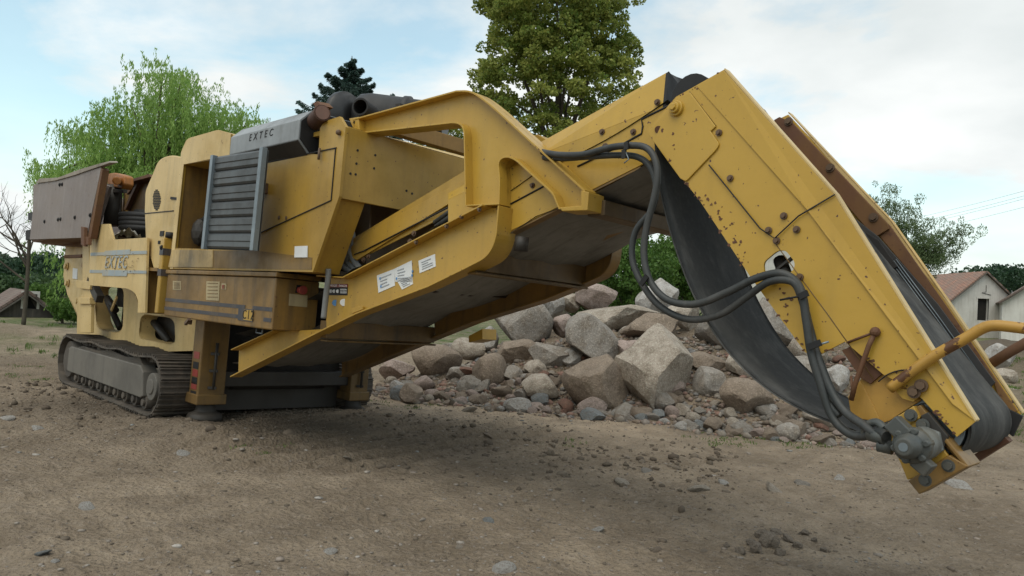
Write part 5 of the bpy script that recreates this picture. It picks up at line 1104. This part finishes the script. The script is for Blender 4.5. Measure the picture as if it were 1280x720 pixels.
# --- smaller tree seen through the gooseneck
D2 = 37.0; base = wp(552, 410, D2); base.z = T(base.x, base.y); cent, rad = [], []
for k in range(150):
    d = rng.normal(size=3); d /= np.linalg.norm(d); q = rng.uniform(.1, 1)**.45; p = wp(556+d[0]*q*44, 186+d[2]*q*44, D2+d[1]*q*44/FPX*D2); cent.append(p[:]); rad.append(random.uniform(.2, .45))
V, F, tone = clumps(cent, rad, 85, .12, .09, .7)
segs = [([Vector(base), wp(554, 300, D2), wp(556, 190, D2)], .2, .05)]+[([wp(554, 240, D2), wp(556+random.uniform(-38, 38), 186+random.uniform(-30, 20), D2)], .06, .015) for _ in range(7)]
tree('linden_tree', 'smaller green tree glimpsed through the gooseneck frame left of the tall linden', base, segs, V, F, tone, LINDEN)

# --- weeping willow at the left, behind the hopper
D = 25.0; base = wp(168, 400, D); base.z = T(base.x, base.y)
heads = [(60, 195, 1.3), (88, 150, 1.2), (120, 128, 1.1), (150, 118, 1.1), (178, 100, 1.0), (205, 82, .9), (232, 100, 1.1), (262, 130, 1.0), (292, 128, .9), (305, 140, .8), (215, 130, 1.3), (165, 150, 1.4), (110, 175, 1.4), (75, 215, 1.4), (140, 190, 1.3), (190, 170, 1.3), (240, 150, 1.2), (52, 230, .9), (45, 200, .8), (100, 230, 1.1), (270, 160, .8), (200, 200, 1.1), (285, 150, .9), (225, 180, 1.0), (165, 215, 1.0), (150, 225, .8), (70, 300, .9), (78, 330, .7), (190, 75, .5), (218, 78, .5)]
C = []; A = []; tn = []; segs = []
fk = wp(190, 262, D); fk2 = wp(150, 230, D+.3)
segs.append(([Vector(base), wp(185, 330, D), fk], .34, .22)); segs.append(([fk, wp(170, 240, D), fk2], .16, .1))
for (hx, hy, ln) in heads:
    hx = 68+(hx-45)*.93; hy += 16
    dd = random.uniform(-1.6, 1.6); hp_ = wp(hx, hy, D+dd); src = fk if hx > 150 else fk2; mid = src.lerp(hp_, .55)+Vector((0, 0, .45)); segs.append(([src, mid, hp_], .075, .015))
    pts = cat([src, mid, hp_], 12)
    for k in range(26):                                      # side twigs, then hanging strands from each
        o = pts[random.randint(10, len(pts)-1)] if k % 3 else hp_
        s0 = Vector(o)+Vector((random.gauss(0, .42), random.gauss(0, .55), random.gauss(-.08, .16)))
        for m in range(5):
            st = s0+Vector((random.gauss(0, .20), random.gauss(0, .2), random.gauss(0, .12))); L0 = ln*random.uniform(.35, 1.05); nl = int(24*L0)+6
            out = Vector((random.gauss(0, 1), random.gauss(0, 1), 0)).normalized()*random.uniform(.05, .45)
            u = np.linspace(0, 1, nl); pp = np.array(st[:])[None]+np.array(out[:])[None]*np.sqrt(u)[:, None]; pp[:, 2] -= L0*u**1.5-.16*np.sin(u*3)
            C.append(pp+rng.normal(0, .025, (nl, 3))); a = rng.normal(0, .38, (nl, 3)); a[:, 2] -= 1; A.append(a); tn.append(np.clip(rng.normal(random.uniform(.3, .8), .18, nl), 0, 1))
C = np.concatenate(C); A = np.concatenate(A); V, F = leaves(C, A, .135, .034)
tree('willow_tree', 'bright green weeping willow behind the feed hopper', base, segs, V, F, np.concatenate(tn), WILLOW)

# --- spruce above the engine cabinet
D = 38.0; base = wp(442, 420, D); base.z = T(base.x, base.y); top = wp(440, 70, D); b0 = Vector(base)
segs = [([b0, b0.lerp(top, .5), top], .22, .02)]; C = []; A = []
Hh = top.z-base.z
for k in range(150):
    v = (k/150)**.8; z = top.z-.15-v*Hh*.62; rmax = min(3.4, .25+8*v**.95); a = k*2.4+random.uniform(-.3, .3); ln = rmax*random.uniform(.6, 1.12)
    dx, dy = math.cos(a), math.sin(a); o = Vector((top.x+(b0.x-top.x)*v*.6, top.y, z)); e = o+Vector((dx*ln, dy*ln, -.05*ln+.10*ln)); mid = o.lerp(e, .55)+Vector((0, 0, -.16*ln))
    if k % 2 == 0: segs.append(([o, mid, e], .03, .008))
    pts = cat([o, mid, e], 14)
    for i, p in enumerate(pts[3:]):
        w = .34*ln*(1-(i/len(pts))*.75)+.05
        for m in range(26):
            s = random.uniform(-1, 1); q = Vector((p.x-dy*s*w, p.y+dx*s*w, p.z-abs(s)*w*.4-random.uniform(0, .12))); C.append(q[:]); A.append((dx*.5-dy*s, dy*.5+dx*s, -.35))
V, F = leaves(np.array(C), np.array(A)+rng.normal(0, .3, (len(C), 3)), .2, .05)
tree('spruce_tree', 'dark blue-green spruce top behind the air cleaner', base, segs, V, F, rng.uniform(0, 1, len(F)), SPRUCE)

# --- loose grey-green willow behind the conveyor head, right
D = 42.0; base = wp(1140, 440, D); base.z = T(base.x, base.y); segs = []; cent, rad = [], []
fk = wp(1130, 345, D); segs.append(([Vector(base), fk], .22, .16))
for (x, y) in ((1100, 240), (1118, 245), (1135, 262), (1150, 285), (1185, 285), (1200, 300), (1165, 300), (1190, 320), (1110, 275), (1128, 290), (1145, 310), (1172, 325), (1095, 300), (1150, 332), (1205, 290), (1080, 260), (1070, 300)):
    e = wp(x, y, D+random.uniform(-1, 1)); mid = fk.lerp(e, .5)+Vector((0, 0, .2)); segs.append(([fk, mid, e], .05, .008))
    for p in cat([fk, mid, e], 8)[4:]:
        for k in range(3): cent.append((p+Vector((random.gauss(0, .35), random.gauss(0, .4), random.gauss(0, .3))))[:]); rad.append(random.uniform(.16, .36))
V, F, tone = clumps(cent, rad, 46, .15, .045, 1.1, .9)
tree('willow_tree', 'loose grey-green willow behind the folded conveyor head, above the tiled house', base, segs, V, F, tone, GREYWIL)

# --- bushes behind the boulder pile
for k, (px, py, w, h, D, lab) in enumerate(((795, 335, 56, 46, 17, 'dense green bush behind the boulders, left of the hanging belt'), (730, 345, 40, 34, 19, 'dark green bush behind the conveyor frame above the pink boulder'), (845, 330, 40, 48, 18.5, 'tall green bush directly behind the hanging belt'), (660, 352, 46, 34, 21, 'low green bush behind the dark grey boulder'))):
    base = wp(px, 420, D); base.z = T(base.x, base.y); cent, rad = [], []
    for i in range(70):
        d = rng.normal(size=3); d /= np.linalg.norm(d); q = rng.uniform(.1, 1)**.5; p = wp(px+d[0]*q*w, py+(d[2]*q)*h+8, D+d[1]*q*w/FPX*D); cent.append(p[:]); rad.append(random.uniform(.16, .36))
    V, F, tone = clumps(cent, rad, 170, .085, .055, .9, .3); tp = wp(px, py, D)
    segs = [([Vector(base), Vector(base).lerp(wp(px+random.uniform(-w, w)*.6, py+random.uniform(-10, 10), D), .9)], .04, .01) for _ in range(6)]
    tree('bush', lab, base, segs, V, F, tone, BUSH, 'bush')
# --- bare tree and shrubs at the left edge
D = 24.0; base = wp(31, 378, D); base.z = T(base.x, base.y); segs = []
def twig(p, d, l, r, dep):
    pts = [Vector(p)]; dd = Vector(d).normalized()
    for k in range(3): dd = (dd+Vector((random.gauss(0, .14), random.gauss(0, .14), random.gauss(.05, .1)))).normalized(); pts.append(pts[-1]+dd*l/3)
    segs.append((pts, r, r*.55))
    if dep: 
        for k in range(3): twig(pts[random.randint(1, 3)], dd+Vector((random.gauss(0, .7), random.gauss(0, .5), random.gauss(.15, .4))), l*.66, r*.5, dep-1)
tp = wp(37, 292, D); segs.append(([Vector(base), Vector(base).lerp(tp, .5)+Vector((.03, 0, 0)), tp], .07, .05))
for a, l in (((-1, .2, .75), 1.4), ((-.8, -.3, 1.1), 1.5), ((-.9, .1, .3), 1.2), ((-.2, .4, 1.2), 1.3), ((-.9, -.2, .6), 1.6), ((-.5, .1, 1.0), 1.8)): twig(Vector(base).lerp(tp, random.uniform(.45, .9)), a, l, .035, 3)
tree('bare_tree', 'leafless tree with thin bare branches at the left edge beside the hopper', base, segs, None, None, None, None)
for (px, py, w, h, D, lab) in ((78, 388, 22, 13, 27, 'green shrub between the old shed and the crusher'), (102, 376, 14, 22, 26, 'green bush close behind the rear of the crusher'), (50, 372, 18, 14, 36, 'green bush behind the old shed')):
    base = wp(px, py+h, D); base.z = T(base.x, base.y); cent, rad = [], []
    for i in range(36):
        d = rng.normal(size=3); d /= np.linalg.norm(d); q = rng.uniform(.1, 1)**.5; p = wp(px+d[0]*q*w, py+(d[2]*q)*h, D+d[1]*q*w/FPX*D); cent.append(p[:]); rad.append(random.uniform(.14, .3))
    V, F, tone = clumps(cent, rad, 90, .10, .06, .9, .3)
    tree('bush', lab, base, [([Vector(base), Vector(base)+Vector((0, 0, .5))], .05, .02)], V, F, tone, BUSH, 'bush')
# --- far woods (masses) and single far trees
def wood(name, label, spans, m, n, leaf=.55):
    cent, rad = [], []
    for k in range(n):
        x0, x1, f, Dm = spans[k % len(spans)]; px = random.uniform(x0, x1); Dk = Dm*random.uniform(.93, 1.12); yt = f(px)+random.gauss(0, 1.2)
        yb = max(yt+4, 398+.0513*(px-640)-0); py = yt+(random.random()**1.6)*(yb-yt); cent.append(wp(px, py, Dk)[:]); rad.append(random.uniform(.7, 1.6)*Dm/100)
    V, F, tone = clumps(cent, rad, 60, leaf, leaf*.8, .85); o = fastmesh(name, V, F, m, tone); return tag(o, label, None, None, 'stuff')
wood('distant_forest', 'far dark wood on the rise at the right', [(1196, 1420, lambda x: 337+2.5*math.sin(x*.11)+1.5*math.sin(x*.31), 120)], FARD, 300)
wood('distant_forest', 'far dark wood along the horizon at the left', [(-140, 120, lambda x: 325+3*math.sin(x*.09)+2*math.sin(x*.27)+.04*x, 90)], FARD, 380, .45)
wood('distant_hedge', 'line of far scrub behind the pile and the crusher', [(420, 1200, lambda x: 352+4*math.sin(x*.05)+3*math.sin(x*.17)+.03*(x-640), 75)], FAR, 420, .4)
wood('distant_hedge', 'scrub in front of the far wood at the left', [(-60, 100, lambda x: 352+4*math.sin(x*.13), 60)], FAR, 150, .35)
# --- buildings
def wall_mat(): return surf('old_lime_plaster', (.62, .60, .56), (.52, .50, .46), grime=(.33, .30, .26), grime_amt=.45, rust_amt=.18, rough=.9, rust=(.30, .17, .12), rust_lo=.62, gscale=.5)
def tile_mat(name, a, b_):
    m, n, b = mat(name, .85, 0, .2); c = coords(n); br = n.nodes.new('ShaderNodeTexBrick'); br.offset = .5; br.inputs['Scale'].default_value = 1; br.inputs['Brick Width'].default_value = .22; br.inputs['Row Height'].default_value = .32
    br.inputs['Mortar Size'].default_value = .015; br.inputs['Color1'].default_value = (*a, 1); br.inputs['Color2'].default_value = (*b_, 1); br.inputs['Mortar'].default_value = (.06, .04, .035, 1)
    t = n.nodes.new('ShaderNodeTexCoord'); lk(n, t.outputs['UV'], br.inputs['Vector']); f, _ = nz(n, c, 1.1, 6, .65, .4, .65); lk(n, mixc(n, f, br.outputs['Color'], (.20, .17, .145), .6), b.inputs['Base Color'])
    bump(n, b, br.outputs['Fac'], -.6, .03); return m
def quad_uv(name, pts, m, parent, off, thick):
    """a roof slope with UVs in metres; thickness below it"""
    p = [Vector(x)-Vector(off) for x in pts]; nrm = (p[1]-p[0]).cross(p[3]-p[0]).normalized(); v = [x[:] for x in p]+[(x-nrm*thick)[:] for x in p]
    f = [(0, 1, 2, 3), (7, 6, 5, 4), (0, 4, 5, 1), (1, 5, 6, 2), (2, 6, 7, 3), (3, 7, 4, 0)]; me = bpy.data.meshes.new(name); me.from_pydata(v, [], f); uv = me.uv_layers.new()
    ux = (p[1]-p[0]).normalized(); uy = nrm.cross(ux)
    for pl in me.polygons:
        for li in pl.loop_indices: q = Vector(v[me.loops[li].vertex_index])-p[0]; uv.data[li].uv = (q.dot(ux), q.dot(uy))
    me.materials.append(m); o = bpy.data.objects.new(name, me); COL.objects.link(o); o.parent = parent; return o
def house(name, label, peak, el, er, D, length, yaw, wm, tm, door=None, category='house', tilt=0, hb=None):
    """gable end seen in the photo; the body runs back from it along yaw (degrees, 0 = straight away)"""
    pk, l, r = wp(*peak, D), wp(*el, D), wp(*er, D); ga = Vector((r.x-l.x, 0, 0)); w = abs(r.x-l.x); cx = (l.x+r.x)/2; ez = (l.z+r.z)/2; base = Vector((cx, pk.y, T(cx, pk.y)-.4 if hb is None else hb))
    t = empty(name, base); tag(t, label, category); rot = Matrix.Rotation(R(yaw), 3, 'Z'); t.rotation_euler = (0, 0, R(yaw))
    k = 1/max(.3, math.cos(R(yaw))); w = w*k; h = ez-base.z; rh = pk.z-base.z; hw = w/2
    def sb(pts, vec, nm, m, par, holes=()): return B().slab(pts, vec, holes).done(nm, m, par)
    gp = [(-hw, 0, 0), (hw, 0, 0), (hw, 0, h), (0, 0, rh-.02), (-hw, 0, h)]; hl = []
    if door: dx0, dx1, dz0, dz1 = door; hl = [[Vector((dx0, 0, dz0)), Vector((dx1, 0, dz0)), Vector((dx1, 0, dz1)), Vector((dx0, 0, dz1))]]
    wl = sb([Vector(p) for p in gp], (0, .35, 0), 'wall', wm, t, hl)
    bk = B(); bk.slab([Vector((p[0], length, p[2])) for p in gp], (0, -.3, 0)); bk.span((-hw, .35, 0), (-hw+.3, length-.3, h-.02)); bk.span((hw-.3, .35, 0), (hw, length-.3, h-.02)); bk.done('wall', wm, t)
    ov = .22; sl_ = (rh-h)/hw; ez2 = h-sl_*ov+.05
    quad_uv('roof', [(-hw-ov, -ov, ez2), (0, -ov, rh+.05), (0, length+ov, rh+.05), (-hw-ov, length+ov, ez2)][::-1], tm, t, (0, 0, 0), .10)
    quad_uv('roof', [(hw+ov, -ov, ez2), (hw+ov, length+ov, ez2), (0, length+ov, rh+.05), (0, -ov, rh+.05)][::-1], tm, t, (0, 0, 0), .10)
    for sg in (-1, 1):
        b = B(); b.bar((sg*(hw+ov), -ov-.03, ez2-.06), (0, -ov-.03, rh-.01), .05, .16, (0, 1, 0)); b.done('barge_board', BARKG, t)
    if door:
        dx0, dx1, dz0, dz1 = door; b = B(); b.span((dx0-.02, .30, dz0), (dx1+.02, .34, dz1)); b.done('dark_doorway', DKIN, t)
        b = B(); 
        for q in ((dx0-.09, dx0), (dx1, dx1+.09)): b.span((q[0], -.03, dz0), (q[1], .1, dz1+.1))
        b.span((dx0-.09, -.035, dz1), (dx1+.09, .1, dz1+.11)); b.done('door_frame', WALLM, t)
    return t
BARKG = surf('grey_timber', (.13, .115, .10), (.09, .08, .07), grime_amt=.4, rust_amt=0, rough=.9); DKIN = surf('dark_interior', (.012, .011, .01), (.02, .018, .016), rust_amt=0, rough=.9); WALLM = wall_mat()
TILE = tile_mat('clay_roof_tiles', (.37, .205, .15), (.28, .17, .13)); TILE2 = tile_mat('old_roof_tiles', (.17, .115, .095), (.125, .09, .075))
D = 58.0; hs = FPX/D
h1_ = house('farm_house', 'white plastered house with pinkish tiled roof and dark loft doorway', (1231, 341), (1187, 380), (1272, 376), D, 9.0, 0, WALLM, TILE, (-.50, .38, 1.75, 3.45))
b = B(); hz = h1_.location; b.tube([(.1, -.03, 4.5), (.12, -.03, 4.0), (-.2, -.03, 3.9), (.5, -.03, 3.75)], .02, 6); b.done('wall_crack', DKIN, h1_)
house('shed', 'small building with a grey tiled roof at the right edge of the view', (1296, 350), (1265, 378), (1330, 380), 54.0, 7.0, -30, WALLM, TILE2, None, 'shed')
# the white building seen through the gap of the conveyor head
house('farm_house', 'white wall of a building seen through the access hole of the conveyor head', (985, 296), (930, 330), (1045, 335), 62.0, 9.0, 0, WALLM, TILE, None)
house('shed', 'old dark timber shed with a sagging brown tiled roof at the left edge', (33, 367), (6, 394), (59, 396), 30.0, 7.0, 38, surf('dark_boards', (.075, .065, .055), (.05, .045, .04), grime=(.13, .11, .09), grime_amt=.6, rust_amt=0, rough=.9, streak=1.5), TILE2, (-.1, .35, .75, 1.35), 'shed')
# --- overhead wires at the right
for k, (y0, y1) in enumerate(((282, 231), (288, 237), (291, 241), (299, 252))):
    p, q = wp(1075, y0+4, 95), wp(1330, y1-6, 55); pts = [p.lerp(q, t)+Vector((0, 0, -1.1*4*t*(1-t)*.25)) for t in np.linspace(0, 1, 14)]
    o = B().tube(pts, .011, 5).done('power_line', DKSTEEL); tag(o, 'thin overhead wire crossing the pale sky at the right', 'wire', 'overhead wires at the right')
# --- grass and weeds
GRASS = leaf_mat('grass_blade', (.06, .12, .02), (.13, .19, .045), .3)
tufts = []
for _ in range(260):
    x, y = random.uniform(-16, -7.5), random.uniform(14, 27); 
    if vnoise(np.array([x*.7]), np.array([y*.7]), 79)[0] > .45: tufts.append((x, y, random.uniform(.05, .16)))
for px, py in ((520, 510), (540, 507), (505, 505), (965, 548), (985, 556), (1270, 540), (1275, 548), (1262, 536), (1250, 528), (895, 545), (1000, 560), (910, 556), (940, 558), (345, 560), (20, 470), (40, 460), (60, 475), (1278, 556), (700, 556), (1280, 530), (950, 552), (620, 500)):
    p = ground_hit(px, py)
    for _ in range(5): tufts.append((p.x+random.gauss(0, .2), p.y+random.gauss(0, .16), random.uniform(.015, .05)))
for _ in range(500):
    x, y = random.uniform(6.2, 14), random.uniform(10.5, 18); tufts.append((x, y, random.uniform(.04, .13))) if vnoise(np.array([x*1.1]), np.array([y*1.1]), 80)[0] > .5 else None
C = []; A = []
for x, y, h in tufts:
    z = T(x, y)
    for k in range(14): a = Vector((random.gauss(0, .5), random.gauss(0, .5), 1)); C.append((x+random.gauss(0, .05), y+random.gauss(0, .05), z+h*.4)); A.append(a[:])
C = np.array(C); hh = np.repeat([t[2] for t in tufts], 14); V, F = leaves(C, np.array(A), hh*1.2, .008+hh*.05); tag(fastmesh('grass', V, F, GRASS, rng.uniform(0, 1, len(F))), 'short green grass and weeds on the dirt', None, None, 'stuff')
